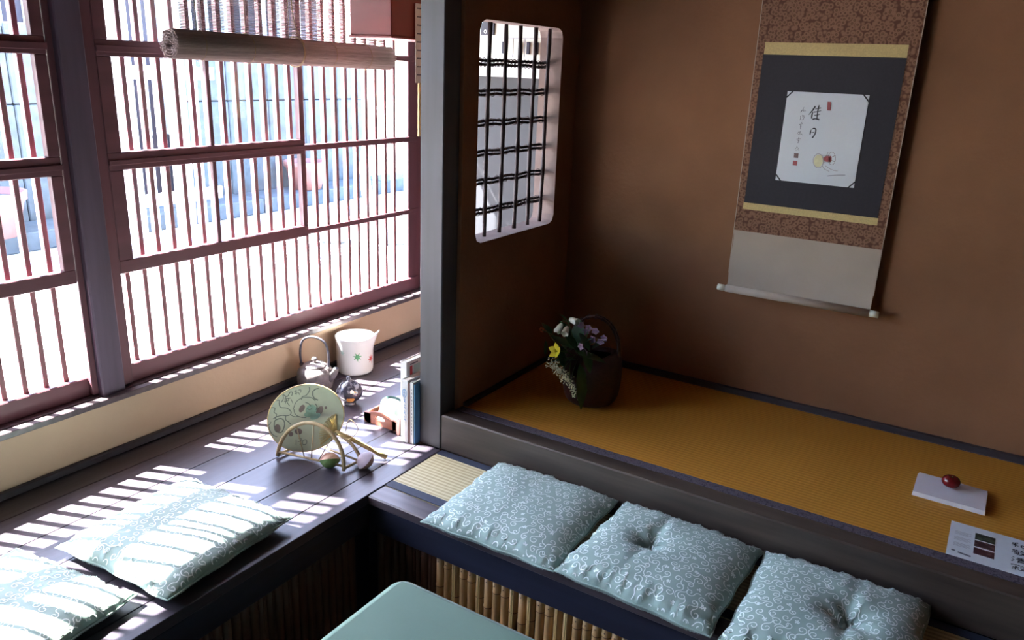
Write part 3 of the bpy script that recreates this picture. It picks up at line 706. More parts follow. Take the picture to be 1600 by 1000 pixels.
dr.stroke([(462 + 46 * math.cos(a), 651 + 60 * math.sin(a)) for a in [q * PI / 12 for q in range(25)]], 3, cf2, 2)
dr.stroke([(580 + 32 * math.cos(a), 627 + 54 * math.sin(a)) for a in [q * PI / 12 for q in range(25)]], 3, cf2, 2)
dr.stroke([(550, 630), (612, 600)], 4, cf2, 2); dr.stroke([(550, 632), (608, 655)], 4, cf2, 2); dr.stroke([(480, 600), (552, 606)], 2.5, cf2, 2)
for P in ([(495, 690), (520, 720), (560, 737)], [(525, 690), (560, 712), (600, 728), (632, 730)], [(548, 575), (530, 610), (510, 668)]): dr.stroke(curve_pts(P, 5), 3, cf2, 2)
dr.stroke(curve_pts([(545, 777), (620, 768), (700, 764)], 4), 4.5, cf2, 3)
dr.build('toy_drawing', ['creamfl', 'seal', 'seal2', 'sumi2'], card, True, fix=False)

# ------------------------------------------------------------------ alcove floor: folded paper, fruit, leaflet
fp = thing('folded_paper', 'thick folded sheet of white paper beneath the red fruit', 'paper', (0.032, 2.295, KZ), 0.0)
lay = MB()
pts2 = [(-0.088, -0.066), (0.086, -0.070), (0.088, 0.062), (0.050, 0.066), (-0.088, 0.070)]
for k in range(5):
    o_ = 0.0012 * math.sin(k * 2.1); z0 = 0.0024 * k + 0.0002
    lay.prism([(x * (1 - 0.006 * k) + o_, y * (1 - .01 * k) + o_) for x, y in pts2], lambda u, v, t: (u, v, t), z0, z0 + 0.0020)
lay.build('paper_layers', 'folded', fp)
MB().add([(-0.089, -0.066, 0.0003), (0.087, -0.070, 0.0003), (0.086, -0.071, 0.0135), (-0.088, -0.067, 0.0135), (-0.087, -0.055, 0.0140), (0.085, -0.058, 0.0140)], [(0, 1, 2, 3), (3, 2, 5, 4)], 0).build('folded_edge', 'folded', fp)
fz = KZ + 0.0135
fr_ = thing('red_fruit', 'small glossy dark red fruit resting on the folded white paper', 'fruit', (0.028, 2.315, fz))
def dimp(p):
    r = math.hypot(p.x, p.y); p.z *= 1 - 0.25 * math.exp(-(r / 0.008) ** 2); return p
MB().ellipsoid((0, 0, 0.0175), (0.0235, 0.021, 0.0180), 28, 16, fn=dimp).build('flesh', 'fruit', fr_)
MB().tube([(0, 0, 0.030), (0.001, 0, 0.0335)], [0.0012, 0.0009], 6).build('stalk', 'stem', fr_)
lf = thing('printed_leaflet', 'white leaflet with three dark photos and brush writing on the alcove mat', 'leaflet', (0.047, 1.966, KZ + 0.0008))
MB().box(0, 0.30, 0, 0.176, 0, 0.0012).build('sheet', 'card', lf)
zt_ = 0.0016
for k, (y0, y1, m_) in enumerate(((0.112, 0.146, 'photo1'), (0.076, 0.108, 'photo2'), (0.038, 0.070, 'photo2'))):
    MB().add([(0.056, y0, zt_), (0.100, y0, zt_), (0.100, y1, zt_), (0.056, y1, zt_)], [(0, 1, 2, 3)]).build('printed_photo', m_, lf, fix=False)
sm = MB()
for blk in (0.128, 0.098, 0.068):
    for r_ in range(4):
        y = blk - r_ * 0.005; sm.stroke([(0.012, y), (0.048 - 0.006 * ((r_ * 3) % 2), y)], 0.0022, lambda u, v: (u, v, zt_))
sm.build('small_print_lines', 'smalltext', lf, fix=False)['kind'] = 'stuff'
sm = MB(); sm.stroke([(0.024, 0.022), (0.052, 0.018)], 0.007, lambda u, v: (u, v, zt_)); sm.disc((0.014, 0.026), 0.005, 0.004, lambda u, v: (u, v, zt_), 8)
sm.build('printed_caption', 'sumi2', lf, fix=False)
CH = {  # brush characters on a unit box, y up
    'wa': [[(.05, .72), (.40, .80)], [(.42, .92), (.22, .80)], [(.24, .82), (.24, .15)], [(.02, .55), (.46, .58)], [(.22, .50), (.04, .28)], [(.26, .48), (.44, .34)], [(.60, .62), (.58, .28)], [(.60, .62), (.92, .62), (.88, .28)], [(.58, .30), (.90, .30)]],
    'kei': [[(.04, .78), (.48, .80)], [(.16, .92), (.16, .68)], [(.34, .92), (.34, .68)], [(.14, .62), (.04, .42)], [(.12, .56), (.44, .56), (.40, .14)], [(.16, .42), (.34, .42), (.32, .26), (.16, .28)], [(.66, .92), (.54, .62)], [(.60, .74), (.96, .76)], [(.84, .74), (.70, .38), (.50, .10)], [(.62, .52), (.78, .26), (.98, .10)]],
    'sei': [[(.10, .86), (.20, .76)], [(.04, .60), (.15, .52)], [(.04, .14), (.20, .42)], [(.36, .82), (.92, .84)], [(.40, .70), (.88, .71)], [(.62, .94), (.62, .60)], [(.30, .58), (.98, .60)], [(.46, .48), (.42, .08)], [(.46, .48), (.82, .48), (.80, .08)], [(.48, .34), (.80, .34)], [(.48, .22), (.80, .22)]],
    'jaku': [[(.48, .98), (.50, .88)], [(.08, .72), (.12, .86), (.90, .86), (.84, .74)], [(.30, .72), (.30, .46)], [(.32, .60), (.48, .60)], [(.10, .46), (.50, .48)], [(.28, .44), (.28, .08)], [(.16, .32), (.08, .16)], [(.40, .34), (.48, .20)], [(.56, .66), (.88, .68), (.72, .36), (.52, .12)], [(.58, .50), (.78, .24), (.98, .10)]]}
bw = MB()
for k, key in enumerate(('wa', 'kei', 'sei', 'jaku')):
    ox, oy, s = 0.134, 0.128 - 0.037 * k, 0.031
    for st_ in CH[key]:
        P = curve_pts(st_, 3); bw.stroke([(ox + p[0] * s * 1.15, oy + p[1] * s) for p in P], [0.0034 - 0.0012 * i / len(P) for i in range(len(P))], lambda u, v: (u, v, zt_))
bw.build('brush_writing', 'sumi', lf, fix=False)

# ------------------------------------------------------------------ flower basket in the alcove
vz = thing('basket_vase', 'dark reddish woven handled basket vase standing in the alcove corner', 'vase', (-1.068, 2.275, KZ))
def vase_body():
    mb = MB(); n = 72; prof = [(0.062, 0.0), (0.082, 0.008), (0.094, 0.04), (0.099, 0.09), (0.098, 0.14), (0.090, 0.165), (0.074, 0.178), (0.064, 0.176), (0.058, 0.165)]
    prof = curve_pts(prof, 5); vs = []
    for i, (r, z) in enumerate(prof):
        for k in range(n):
            a = 2 * PI * k / n
            wv = 0.0014 * math.sin(a * 30) * (1 if i % 2 else -1); vs.append(((r + wv) * math.cos(a), (r + wv) * math.sin(a), z + 0.006 * math.sin(a * 2 + 1) * (z / 0.17)))
    L = len(prof); fs = [(i * n + k, i * n + (k + 1) % n, (i + 1) * n + (k + 1) % n, (i + 1) * n + k) for i in range(L - 1) for k in range(n)]
    fs.append(tuple(range(n))[::-1]); return mb.add(vs, fs, 0, True)
vase_body().build('woven_body', 'basket', vz)
hm = MB()
for off in (-0.006, 0.006):
    hm.tube([(0.085 * math.cos(a) , off + 0.02 * math.cos(a), 0.155 + 0.145 * math.sin(a) ** 0.8 if math.sin(a) > 0 else 0.155) for a in [PI * q / 22 for q in range(23)]], 0.0042, 8)
for q in range(3, 20, 2):
    a = PI * q / 22; c_ = Vector((0.085 * math.cos(a), 0.02 * math.cos(a), 0.155 + 0.145 * math.sin(a) ** 0.8))
    hm.tube([c_ + Vector((0.007 * math.cos(t) * math.cos(a), 0.011 * math.sin(t), 0.007 * math.cos(t) * math.sin(a))) for t in [q2 * PI / 4 for q2 in range(8)]], 0.0016, 5, closed=True)
hm.build('arched_handle', 'basket', vz)

def leaf_mb(L, W, bend, m=0):
    mb = MB(); n = 10; vs = []
    for i in range(n + 1):
        t = i / n; w_ = W * math.sin(PI * min(1, t * 1.02)) ** 0.75 * (1 - 0.25 * t); z = -bend * t * t
        for s in (-1, -.5, 0, .5, 1): vs.append((s * w_, L * t, z + 0.10 * abs(s) * w_))
    fs = [(i * 5 + k, i * 5 + k + 1, (i + 1) * 5 + k + 1, (i + 1) * 5 + k) for i in range(n) for k in range(4)]
    return mb.add(vs, fs, m, True)
def orient(o, loc, d, roll=0.0):
    q = Vector(d).to_track_quat('Y', 'Z'); o.matrix_local = Matrix.Translation(loc) @ q.to_matrix().to_4x4() @ Matrix.Rotation(roll, 4, 'Y')
VB = Vector((-1.068, 2.275, KZ))
def sprig(name, label, cat, stems, mat_='stem'):
    t = thing(name, label, cat, VB + Vector((0, 0, 0.15)))
    s = MB()
    for P in stems: s.tube([Vector(p) - t.location for p in curve_pts(P, 5)], 0.0014, 6)
    s.build('stem', mat_, t); return t
base = (-1.085, 2.25, 0.27)
# white bellflowers
t = sprig('bellflower', 'white bellflower stem at the top of the basket bouquet', 'flower', [[base, (-1.10, 2.20, 0.34), (-1.122, 2.180, 0.418)], [(-1.122, 2.18, 0.418), (-1.14, 2.175, 0.418), (-1.148, 2.17, 0.405)], [(-1.122, 2.180, 0.418), (-1.112, 2.18, 0.426)]])
def bell():
    mb = MB(); n = 20; prof = [(0.0015, 0.0), (0.006, 0.003), (0.0095, 0.012), (0.0105, 0.024), (0.0125, 0.034)]; vs = []
    for i, (r, z) in enumerate(prof):
        for k in range(n):
            a = 2 * PI * k / n; fl = (0.0028 * math.cos(a * 5)) if i == 4 else 0; vs.append((r * math.cos(a), z + fl, r * math.sin(a)))
    return mb.add(vs, [(i * n + k, i * n + (k + 1) % n, (i + 1) * n + (k + 1) % n, (i + 1) * n + k) for i in range(4) for k in range(n)], 0, True)
L0 = t.location
for p, d in (((-1.138, 2.17, 0.410), (-0.45, -0.2, -0.9)), ((-1.120, 2.175, 0.402), (0.15, -0.8, -0.45)), ((-1.118, 2.18, 0.428), (0.9, -0.2, -0.1))):
    o = bell().build('bell_blossom', 'petalw', t); orient(o, Vector(p) - L0, d)
for p, d in (((-1.125, 2.18, 0.420), (-.5, -.2, .5)), ((-1.11, 2.20, 0.37), (.3, -.5, -.5))):
    o = leaf_mb(0.035, 0.010, 0.004).build('leaf', 'leaf2', t); orient(o, Vector(p) - L0, d)
# yellow flower
t = sprig('yellow_flower', 'bright yellow five-petalled flower low on the bouquet', 'flower', [[base, (-1.11, 2.18, 0.31), (-1.139, 2.155, 0.320)]])
L0 = t.location; cpos = Vector((-1.140, 2.147, 0.320)); fd = Vector((-0.25, -0.85, 0.35)).normalized()
q = fd.to_track_quat('Z', 'Y').to_matrix()
for k in range(5):
    a = 2 * PI * k / 5 + 0.5; d = q @ Vector((math.cos(a), math.sin(a), 0.35))
    o = leaf_mb(0.030, 0.0125, 0.005).build('petal', 'petaly', t); o.matrix_local = Matrix.Translation(cpos - L0) @ Matrix([(*c_,) for c_ in zip(*(q @ Vector((-math.sin(a), math.cos(a), 0)), d.normalized(), (q @ Vector((-math.sin(a), math.cos(a), 0))).cross(d.normalized())))]).to_4x4()
st = MB()
for k in range(24):
    a = k * 2.4; r = 0.005 * math.sqrt(k / 24); st.tube([cpos - L0, cpos - L0 + q @ Vector((r * math.cos(a) * 1.6, r * math.sin(a) * 1.6, 0.010))], 0.0005, 4)
st.build('stamens', 'petaly', t)
# lilac flowers
t = sprig('lilac_flower_spray', 'dusky lilac flower spray on the shaded side of the bouquet', 'flower', [[base, (-1.07, 2.21, 0.34), (-1.056, 2.2, 0.405)], [(-1.07, 2.21, 0.34), (-1.03, 2.21, 0.36), (-0.999, 2.2, 0.382)], [(-1.07, 2.21, 0.34), (-1.05, 2.17, 0.333)]])
L0 = t.location
for (x, y, z) in ((-1.084, 2.2, 0.408), (-1.056, 2.2, 0.405), (-1.032, 2.2, 0.399), (-1.062, 2.165, 0.349), (-1.045, 2.165, 0.333), (-1.011, 2.2, 0.367), (-1.039, 2.2, 0.369), (-0.999, 2.2, 0.382), (-1.066, 2.2, 0.39)):
    f = MB()
    for k in range(5):
        a = 2 * PI * k / 5 + x * 50
        f.prism([(0, 0), (0.0085, 0.0055), (0.0135, 0.0), (0.0085, -0.0055)], lambda u, v, tt: (u * math.cos(a) - v * math.sin(a), tt - u * 0.15, u * math.sin(a) + v * math.cos(a)), 0, 0.0008)
    f.ellipsoid((0, 0, 0), (0.002, 0.002, 0.002), 6, 4)
    o = f.build('blossom', 'petalp', t); o.location = Vector((x, y, z)) - L0; o.rotation_euler = (random.uniform(-.4, .4), 0, random.uniform(-.6, .6))
# cream spray drooping over the rim
t = sprig('cream_flower_spray', 'drooping cluster of tiny cream florets over the basket rim', 'flower', [[base, (-1.10, 2.18, 0.30), (-1.13, 2.16, 0.27), (-1.160, 2.150, 0.272)], [(-1.10, 2.18, 0.30), (-1.09, 2.152, 0.24), (-1.06, 2.150, 0.18)]])
L0 = t.location; fl = MB(); rnd = random.Random(4)
for k in range(300):
    tt = rnd.random()
    if k < 240: c_ = Vector((-1.165 + 0.075 * tt, 2.150, 0.275 - 0.045 * tt)); sp = 0.0165 * (1 - 0.3 * tt)
    else: c_ = Vector((-1.090 + 0.035 * tt, 2.150, 0.228 - 0.055 * tt)); sp = 0.009
    p = c_ + Vector((rnd.gauss(0, sp * .6), rnd.gauss(0, sp * .5), rnd.gauss(0, sp * .6)))
    fl.ellipsoid(p - L0, (0.0024,) * 3, 6, 4)
fl.build('floret_cluster', 'creamfl', t)['kind'] = 'stuff'
# leafy sprig
t = sprig('leafy_sprig', 'broad dark green leaves filling the basket bouquet', 'leaves', [[base, (-1.10, 2.20, 0.32), (-1.14, 2.19, 0.37)], [base, (-1.16, 2.21, 0.31), (-1.235, 2.225, 0.365)]])
L0 = t.location
LV = [((-1.059,2.155,0.294),(-1.022,2.150,0.139),0.031,0),((-1.070,2.165,0.306),(-1.098,2.155,0.208),0.021,0),((-1.081,2.170,0.324),(-0.979,2.190,0.315),0.026,0),
((-1.099,2.180,0.329),(-1.180,2.180,0.366),0.024,0),((-1.093,2.190,0.338),(-1.092,2.200,0.424),0.024,0),((-1.110,2.180,0.319),(-1.036,2.200,0.388),0.022,0),
((-1.079,2.170,0.298),(-1.174,2.160,0.283),0.020,0),((-1.106,2.190,0.357),(-1.161,2.200,0.414),0.020,0),((-1.214,2.200,0.327),(-1.206,2.200,0.273),0.013,1),
((-1.202,2.220,0.347),(-1.244,2.230,0.379),0.014,0),((-1.143,2.160,0.335),(-1.107,2.155,0.267),0.020,0),((-1.049,2.160,0.345),(-1.009,2.155,0.273),0.024,0),
((-1.133,2.170,0.384),(-1.063,2.170,0.333),0.022,0),((-1.173,2.190,0.309),(-1.189,2.180,0.274),0.010,1),((-1.039,2.200,0.336),(-1.012,2.220,0.370),0.018,0),
((-1.082,2.165,0.314),(-1.139,2.155,0.236),0.018,0),((-1.079,2.180,0.388),(-1.029,2.180,0.338),0.020,0)]
for p, p2, W_, g_ in LV:
    d = Vector(p2) - Vector(p); L_ = d.length
    o = leaf_mb(L_, W_ * 1.15, L_ * 0.12).build('leaf', 'leaf2' if g_ else 'leaf', t); orient(o, Vector(p) - L0, d)
t = sprig('orange_blossom_bud', 'tiny orange blossom at the outer tip of the bouquet', 'flower', [[(-1.13, 2.20, 0.31), (-1.19, 2.215, 0.345), (-1.245, 2.23, 0.348)]])
L0 = t.location; f = MB()
for k in range(6):
    a = k * PI / 3; f.ellipsoid(Vector((-1.246 + 0.006 * math.cos(a), 2.23, 0.350 + 0.006 * math.sin(a))) - L0, (0.004, 0.002, 0.004), 7, 5)
f.build('bud_petals', 'petalo', t)

# ------------------------------------------------------------------ things on the deck
# iron kettle
kt = thing('iron_kettle', 'grey cast iron kettle with tall arched handle beside the white jug', 'kettle', (-2.087, 1.988, 0.0))
kt.scale = (1.06, 1.06, 1.04)
kprof = curve_pts([(0.045, 0.0), (0.058, 0.006), (0.0635, 0.03), (0.0640, 0.058), (0.060, 0.074), (0.048, 0.086), (0.036, 0.090), (0.033, 0.090)], 5)
MB().lathe(kprof, 40).build('body', 'iron', kt)
lid = MB().lathe(curve_pts([(0.041, 0.0905), (0.041, 0.0935), (0.034, 0.097), (0.018, 0.101), (0.006, 0.102)], 4), 32).build('lid', 'iron', kt)
MB().lathe([(0.004, 0.1018), (0.005, 0.106), (0.010, 0.111), (0.0105, 0.117), (0.007, 0.122), (0.001, 0.1235)], 20).build('lid_knob', 'iron', lid)
sd = Vector((0.80, 0.25, 0)).normalized()   # spout direction
sp = MB().tube([sd * 0.055 + Vector((0, 0, 0.048)), sd * 0.070 + Vector((0, 0, 0.062)), sd * 0.080 + Vector((0, 0, 0.078)), sd * 0.084 + Vector((0, 0, 0.090))], [0.017, 0.0135, 0.0105, 0.0100], 14)
sp.build('spout', 'iron', kt)
MB().tube([sd * 0.0842 + Vector((0, 0, 0.0905)), sd * 0.0845 + Vector((0, 0, 0.0912))], 0.0072, 12).build('spout_mouth', 'blackpl', kt)
hp = [sd * 0.052 + Vector((0, 0, 0.080)), sd * 0.056 + Vector((0, 0, 0.130)), sd * 0.046 + Vector((0, 0, 0.178)), sd * 0.018 + Vector((0, 0, 0.197)), sd * -0.018 + Vector((0, 0, 0.197)), sd * -0.046 + Vector((0, 0, 0.178)), sd * -0.056 + Vector((0, 0, 0.130)), sd * -0.052 + Vector((0, 0, 0.080))]
MB().tube(curve_pts(hp, 6), 0.0042, 8).build('arched_handle', 'ironrod', kt)
lg = MB()
for s in (1, -1): lg.tube([sd * 0.050 * s + Vector((0, 0, 0.074)), sd * 0.053 * s + Vector((0, 0, 0.092))], 0.008, 10)
lg.build('handle_lug', 'iron', kt)

# white porcelain jug
jg = thing('porcelain_jug', 'white glazed jug painted with a green and a red maple leaf', 'jug', (-2.095, 2.215, 0.0))
def jug():
    mb = MB(); n = 64
    prof = curve_pts([(0.050, 0.0), (0.066, 0.003), (0.072, 0.016), (0.073, 0.05), (0.0735, 0.09), (0.075, 0.130), (0.0785, 0.152)], 4)
    inner = [(r - 0.004, z) for r, z in prof[::-1] if z > 0.02]
    full = prof + [(0.0765, 0.1535)] + inner + [(0.03, 0.012)]
    sa = math.atan2(0.45, 0.9); vs = []
    for r, z in full:
        for k in range(n):
            a = 2 * PI * k / n; d = math.atan2(math.sin(a - sa), math.cos(a - sa)); s = math.exp(-(d / 0.24) ** 2) * max(0, (z - 0.09) / 0.062) ** 1.6
            vs.append(((r + 0.024 * s) * math.cos(a), (r + 0.024 * s) * math.sin(a), z + 0.026 * s))
    L = len(full); fs = [(i * n + k, i * n + (k + 1) % n, (i + 1) * n + (k + 1) % n, (i + 1) * n + k) for i in range(L - 1) for k in range(n)]
    fs.append(tuple(range(n))[::-1]); fs.append(tuple((L - 1) * n + k for k in range(n)))
    return mb.add(vs, fs, 0, True)
jug().build('jug_body', 'porcelain', jg)
def maple(azc, zc, R, m_, rot):
    mb = MB()
    pts = []
    for k in range(14):
        a = rot + 2 * PI * k / 14; r = R * (1.0 if k % 2 == 0 else 0.42); pts.append((r * math.cos(a), r * math.sin(a)))
    def fn(u, v):
        rr = 0.0745 + max(0, (zc + v - 0.09)) * 0.05; az = azc + u / 0.073; return (rr * math.cos(az), rr * math.sin(az), zc + v)
    c_ = fn(0, 0); mb.add([c_] + [fn(*p) for p in pts], [(0, 1 + k, 1 + (k + 1) % 14) for k in range(14)]); mb.stroke([(0, 0), (R * .3, -R * 1.25)], R * 0.1, fn)
    return mb.build('painted_leaf', m_, jg, fix=False)
va = math.atan2(-2.2, 2.1)
maple(va + 0.12, 0.085, 0.0190, 'leafg', 0.2); maple(va + 0.98, 0.066, 0.0185, 'leafr', 0.5)
maple(va - 0.72, 0.098, 0.012, 'teal', 0.9)

# small dark glazed pot
sp_ = thing('glazed_pot', 'small dark round glazed pot with ring neck beside the jug', 'pot', (-1.886, 1.962, 0.0))
MB().lathe([(0.022, 0.0), (0.023, 0.006), (0.017, 0.010)], 24).build('foot_ring', 'potglaze', sp_)
MB().lathe(curve_pts([(0.012, 0.0098), (0.030, 0.016), (0.0455, 0.036), (0.0460, 0.056), (0.034, 0.076), (0.016, 0.087), (0.008, 0.092), (0.009, 0.096)], 5), 36).build('body', 'potglaze', sp_)
def patch(az, z, rx, rz_, m_):
    mb = MB()
    def fn(u, v):
        zz = z + v; t = (zz - 0.046) / 0.044; rr = 0.0468 * math.sqrt(max(0.05, 1 - t * t * 0.8)); return (rr * math.cos(az + u / 0.045), rr * math.sin(az + u / 0.045), zz)
    vs = [fn(0, 0)] + [fn(rx * math.cos(a) * s, rz_ * math.sin(a) * s) for s in (0.5, 1.0) for a in [q * PI / 8 for q in range(16)]]
    fs = [(0, 1 + k, 1 + (k + 1) % 16) for k in range(16)] + [(1 + k, 17 + k, 17 + (k + 1) % 16, 1 + (k + 1) % 16) for k in range(16)]
    return mb.add(vs, fs, 0, True).build('glaze_patch', m_, sp_)
patch(va + 0.30, 0.052, 0.013, 0.013, 'potamber'); patch(va + 0.05, 0.032, 0.015, 0.010, 'potamber'); patch(va + 0.18, 0.062, 0.007, 0.008, 'potwhite'); patch(va - 0.3, 0.048, 0.006, 0.006, 'potwhite')
MB().tube([(0.008 * math.cos(a), -0.004, 0.096 + 0.010 * math.sin(a)) for a in [q * PI / 8 for q in range(16)]], 0.0034, 8, closed=True).build('ring_neck', 'potglaze', sp_)

# round paper fan resting in a bamboo stand
fc = Vector((-1.717, 1.588, 0.127))
U = Vector((0.1047, 0.0614, 0.0065)); V = Vector((0.0087, 0.0142, 0.1127))
nrm = U.cross(V).normalized()
if nrm.y > 0: nrm = -nrm
fan = thing('round_paper_fan', 'round pale green paper fan with cloud swirls propped in the bamboo stand', 'fan', (fc.x, fc.y, fc.z))
def fpt(a, b, off=0.0): return U * a + V * b + nrm * off
tipv = Vector((-1.4924, 1.7093, 0.0085)) - fc; neckv = Vector((-1.6164, 1.645, 0.102)) - fc
hd = (tipv - neckv).normalized()
n_ = 48; outl = []
for k in range(n_):
    a = 2 * PI * k / n_; r = 1.0
    outl.append((r * math.cos(a) * 0.99, r * math.sin(a)))
MB().prism(outl, lambda u, v, t: fpt(u, v, t), -0.0010, 0.0010).build('paper_disc', 'fanpaper', fan)
MB().tube([fpt(u, v) for u, v in outl], 0.0020, 6, closed=True).build('rim_binding', 'ribs', fan)
FZ = lambda x, y: ((x / 7.14 - 69) / 60.0, (65 - y / 7.14) / 52.5)
fz2 = lambda off: (lambda x, y: fpt(*FZ(x, y), off))
ink = MB()
L1, L2 = fz2(0.0016), fz2(0.0020)
for P, w_ in (([(345, 360), (370, 280), (440, 235), (530, 235), (580, 270)], 6), ([(350, 360), (375, 420), (440, 450), (500, 455)], 6), ([(495, 120), (500, 160), (470, 210), (430, 225), (425, 260)], 7), ([(540, 160), (545, 210), (570, 245), (610, 262)], 9),
              ([(540, 165), (570, 140), (600, 135)], 9), ([(180, 290), (200, 340), (270, 350), (320, 385), (320, 420), (280, 435), (230, 430), (170, 445), (130, 470)], 7), ([(95, 345), (140, 350), (135, 395), (165, 420), (155, 470)], 7),
              ([(270, 440), (275, 480), (310, 505), (335, 530)], 7), ([(150, 500), (165, 480), (220, 465), (260, 500), (265, 560), (240, 620), (180, 610), (155, 560), (150, 500)], 9), ([(60, 560), (100, 530), (110, 500)], 6), ([(330, 430), (370, 445), (410, 440)], 5),
              ([(100, 555), (110, 600), (150, 650), (200, 670)], 6), ([(150, 270), (175, 262), (182, 300)], 6),
              # wind character and small seal cluster
              ([(212, 200), (222, 245), (205, 285)], 7), ([(215, 200), (262, 222), (290, 175), (315, 180), (310, 215)], 7), ([(235, 250), (300, 240)], 6), ([(245, 225), (265, 280), (300, 325)], 6), ([(232, 275), (285, 265), (270, 240)], 6), ([(255, 265), (250, 300)], 5), ([(310, 255), (335, 300)], 5),
              ([(335, 165), (365, 160)], 6), ([(350, 150), (360, 205)], 6), ([(340, 190), (375, 180)], 5), ([(380, 150), (405, 150), (405, 180)], 6), ([(380, 175), (400, 205)], 5), ([(415, 700), (420, 760)], 5), ([(440, 690), (470, 690), (465, 760)], 5), ([(490, 710), (530, 705), (535, 750), (495, 755), (490, 710)], 6), ([(435, 725), (470, 722)], 5)):
    ink.stroke(curve_pts(P, 4), w_ * 1.4, L1)
ink.build('ink_swirls', 'ink', fan, fix=False)['kind'] = 'stuff'
ink = MB(); ink.disc((440, 355), 30, 45, L1, 14, rot=0.4); ink.disc((192, 575), 34, 48, L1, 14, rot=-.3); ink.disc((430, 610), 45, 34, L1, 14, rot=.3); ink.disc((350, 640), 26, 26, L1, 12); ink.disc((640, 380), 36, 55, L1, 14, rot=.4); ink.disc((705, 345), 14, 16, L1, 10)
ink.build('painted_shape', 'inkpurple', fan, fix=False)['kind'] = 'stuff'
ink = MB(); ink.disc((545, 370), 62, 60, L2, 18); ink.disc((600, 440), 60, 34, L2, 16, rot=-.4); ink.disc((520, 420), 50, 30, L2, 14)
for P in ([(500, 350), (525, 368), (550, 352)], [(580, 300), (605, 330), (600, 370)], [(470, 285), (510, 300), (540, 330)]): ink.stroke(curve_pts(P, 4), 9, fz2(0.0024), 1)
ink.build('painted_cloud', ['inkgreen', 'ink'], fan, fix=False)
rb = MB()
nk = fpt(0.86, -0.38, 0.0022)
ends = curve_pts([(0.77, 0.14), (0.60, 0.02), (0.47, -0.20), (0.41, -0.45), (0.47, -0.80)], 5)
for k, (a0, b0) in enumerate(ends):
    rb.tube([nk, fpt(a0, b0, 0.0024)], [0.0016, 0.0011], 5)
rb.build('splayed_rib', 'ribs', fan)['kind'] = 'stuff'
hs_ = fpt(0.82, -0.36, 0.002); MB().tube([hs_, hs_.lerp(tipv, 0.25), hs_.lerp(tipv, 0.8), tipv], [0.0045, 0.0072, 0.0072, 0.0078], 10).build('handle', 'ribs', fan)
MB().tube(curve_pts([neckv + hd * 0.015 + nrm * .008, neckv + V * 0.35 + hd * 0.02, neckv + V * 0.25 + hd * 0.055, neckv - V * 0.15 + hd * 0.030 + nrm * .010, neckv - V * 0.35 - hd * 0.02 + nrm * .008], 6), 0.0011, 6).build('tie_loop', 'cane', fan)

stn = thing('bamboo_fan_stand', 'arched bent-bamboo stand holding the round fan', 'fan stand', (-1.66, 1.575, 0.0))
S0 = stn.location
def hoop(p0, p1, h, lean, r=0.0055):
    p0, p1 = Vector(p0), Vector(p1); return [p0 + (p1 - p0) * (0.5 - 0.5 * math.cos(a)) + Vector((lean[0], lean[1], 1)) * h * math.sin(a) - S0 for a in [PI * q / 24 for q in range(25)]]
MB().tube(hoop((-1.778, 1.521, 0.006), (-1.545, 1.572, 0.006), 0.128, (0.02, 0.16)), 0.0062, 10).build('front_hoop', 'cane', stn)
MB().tube(hoop((-1.775, 1.640, 0.006), (-1.540, 1.640, 0.006), 0.070, (0, 0.05)), 0.0056, 10).build('back_hoop', 'cane', stn)
MB().tube([Vector((-1.776, 1.523, 0.020)) - S0, Vector((-1.548, 1.573, 0.020)) - S0], 0.0038, 8).build('base_rail', 'cane', stn)
MB().tube([Vector((-1.774, 1.638, 0.012)) - S0, Vector((-1.542, 1.638, 0.012)) - S0], 0.0034, 8).build('base_rail', 'cane', stn)
for a_, b_ in (((-1.776, 1.523, 0.010), (-1.775, 1.638, 0.010)), ((-1.546, 1.573, 0.012), (-1.541, 1.638, 0.012))):
    MB().tube([Vector(a_) - S0, Vector(b_) - S0], 0.0045, 8).build('foot_rail', 'cane', stn)
for f0, f1 in ((0.42, 0.24), (0.52, 0.50), (0.62, 0.80)):
    A_ = Vector((-1.778, 1.521, 0.018)).lerp(Vector((-1.545, 1.572, 0.018)), f0)
    a = PI * f1; a = math.acos(1 - 2 * f1); B_ = Vector((-1.778, 1.521, 0.006)).lerp(Vector((-1.545, 1.572, 0.006)), f1) + Vector((0.02, 0.16, 1)) * 0.128 * math.sin(a)
    MB().tube([A_ - S0, B_ - S0], 0.0018, 6).build('spoke', 'cane', stn)

# two small shell ornaments
def shell(label, loc, rz, m1, m2, R, tip):
    t = thing('shell_ornament', label, 'ornament', loc, rz, 'cloth-covered shell ornaments')
    n, k_ = 40, 12; rotm = Matrix.Rotation(tip[0], 3, Vector(tip[1])); lo = 0; made = []
    for part, sgn, m_ in (('upper_shell', 1, m1), ('lower_shell', -1, m2)):
        vs = []; 
        for i in range(k_ + 1):
            s = i / k_
            for j in range(n):
                a = 2 * PI * j / n; rad = R * s * (1 + 0.10 * math.cos(a) - 0.10 * math.cos(2 * a)); rid = 0.0010 * math.cos(a * 20) * s
                vs.append((rad * math.cos(a) * 1.08, rad * math.sin(a) * 0.86, sgn * (R * 0.72 * (1 - s ** 2.6) + rid * (1 - s))))
        fs = [(i * n + j, i * n + (j + 1) % n, (i + 1) * n + (j + 1) % n, (i + 1) * n + j) for i in range(k_) for j in range(n)]
        vs = [rotm @ Vector(v) for v in vs]; lo = min([lo] + [v.z for v in vs]); made.append(MB().add(vs, fs, 0, True).build(part, m_, t))
    for o in made: o.location = (0, 0, -lo + 0.0003)
    return t
shell('green and striped pink shell-shaped cloth ornament in front of the fan stand', (-1.600, 1.568, 0.0), 0.0, 'shell_brown', 'shell_green', 0.0330, (-0.60, (0.7, 0.7, 0)))
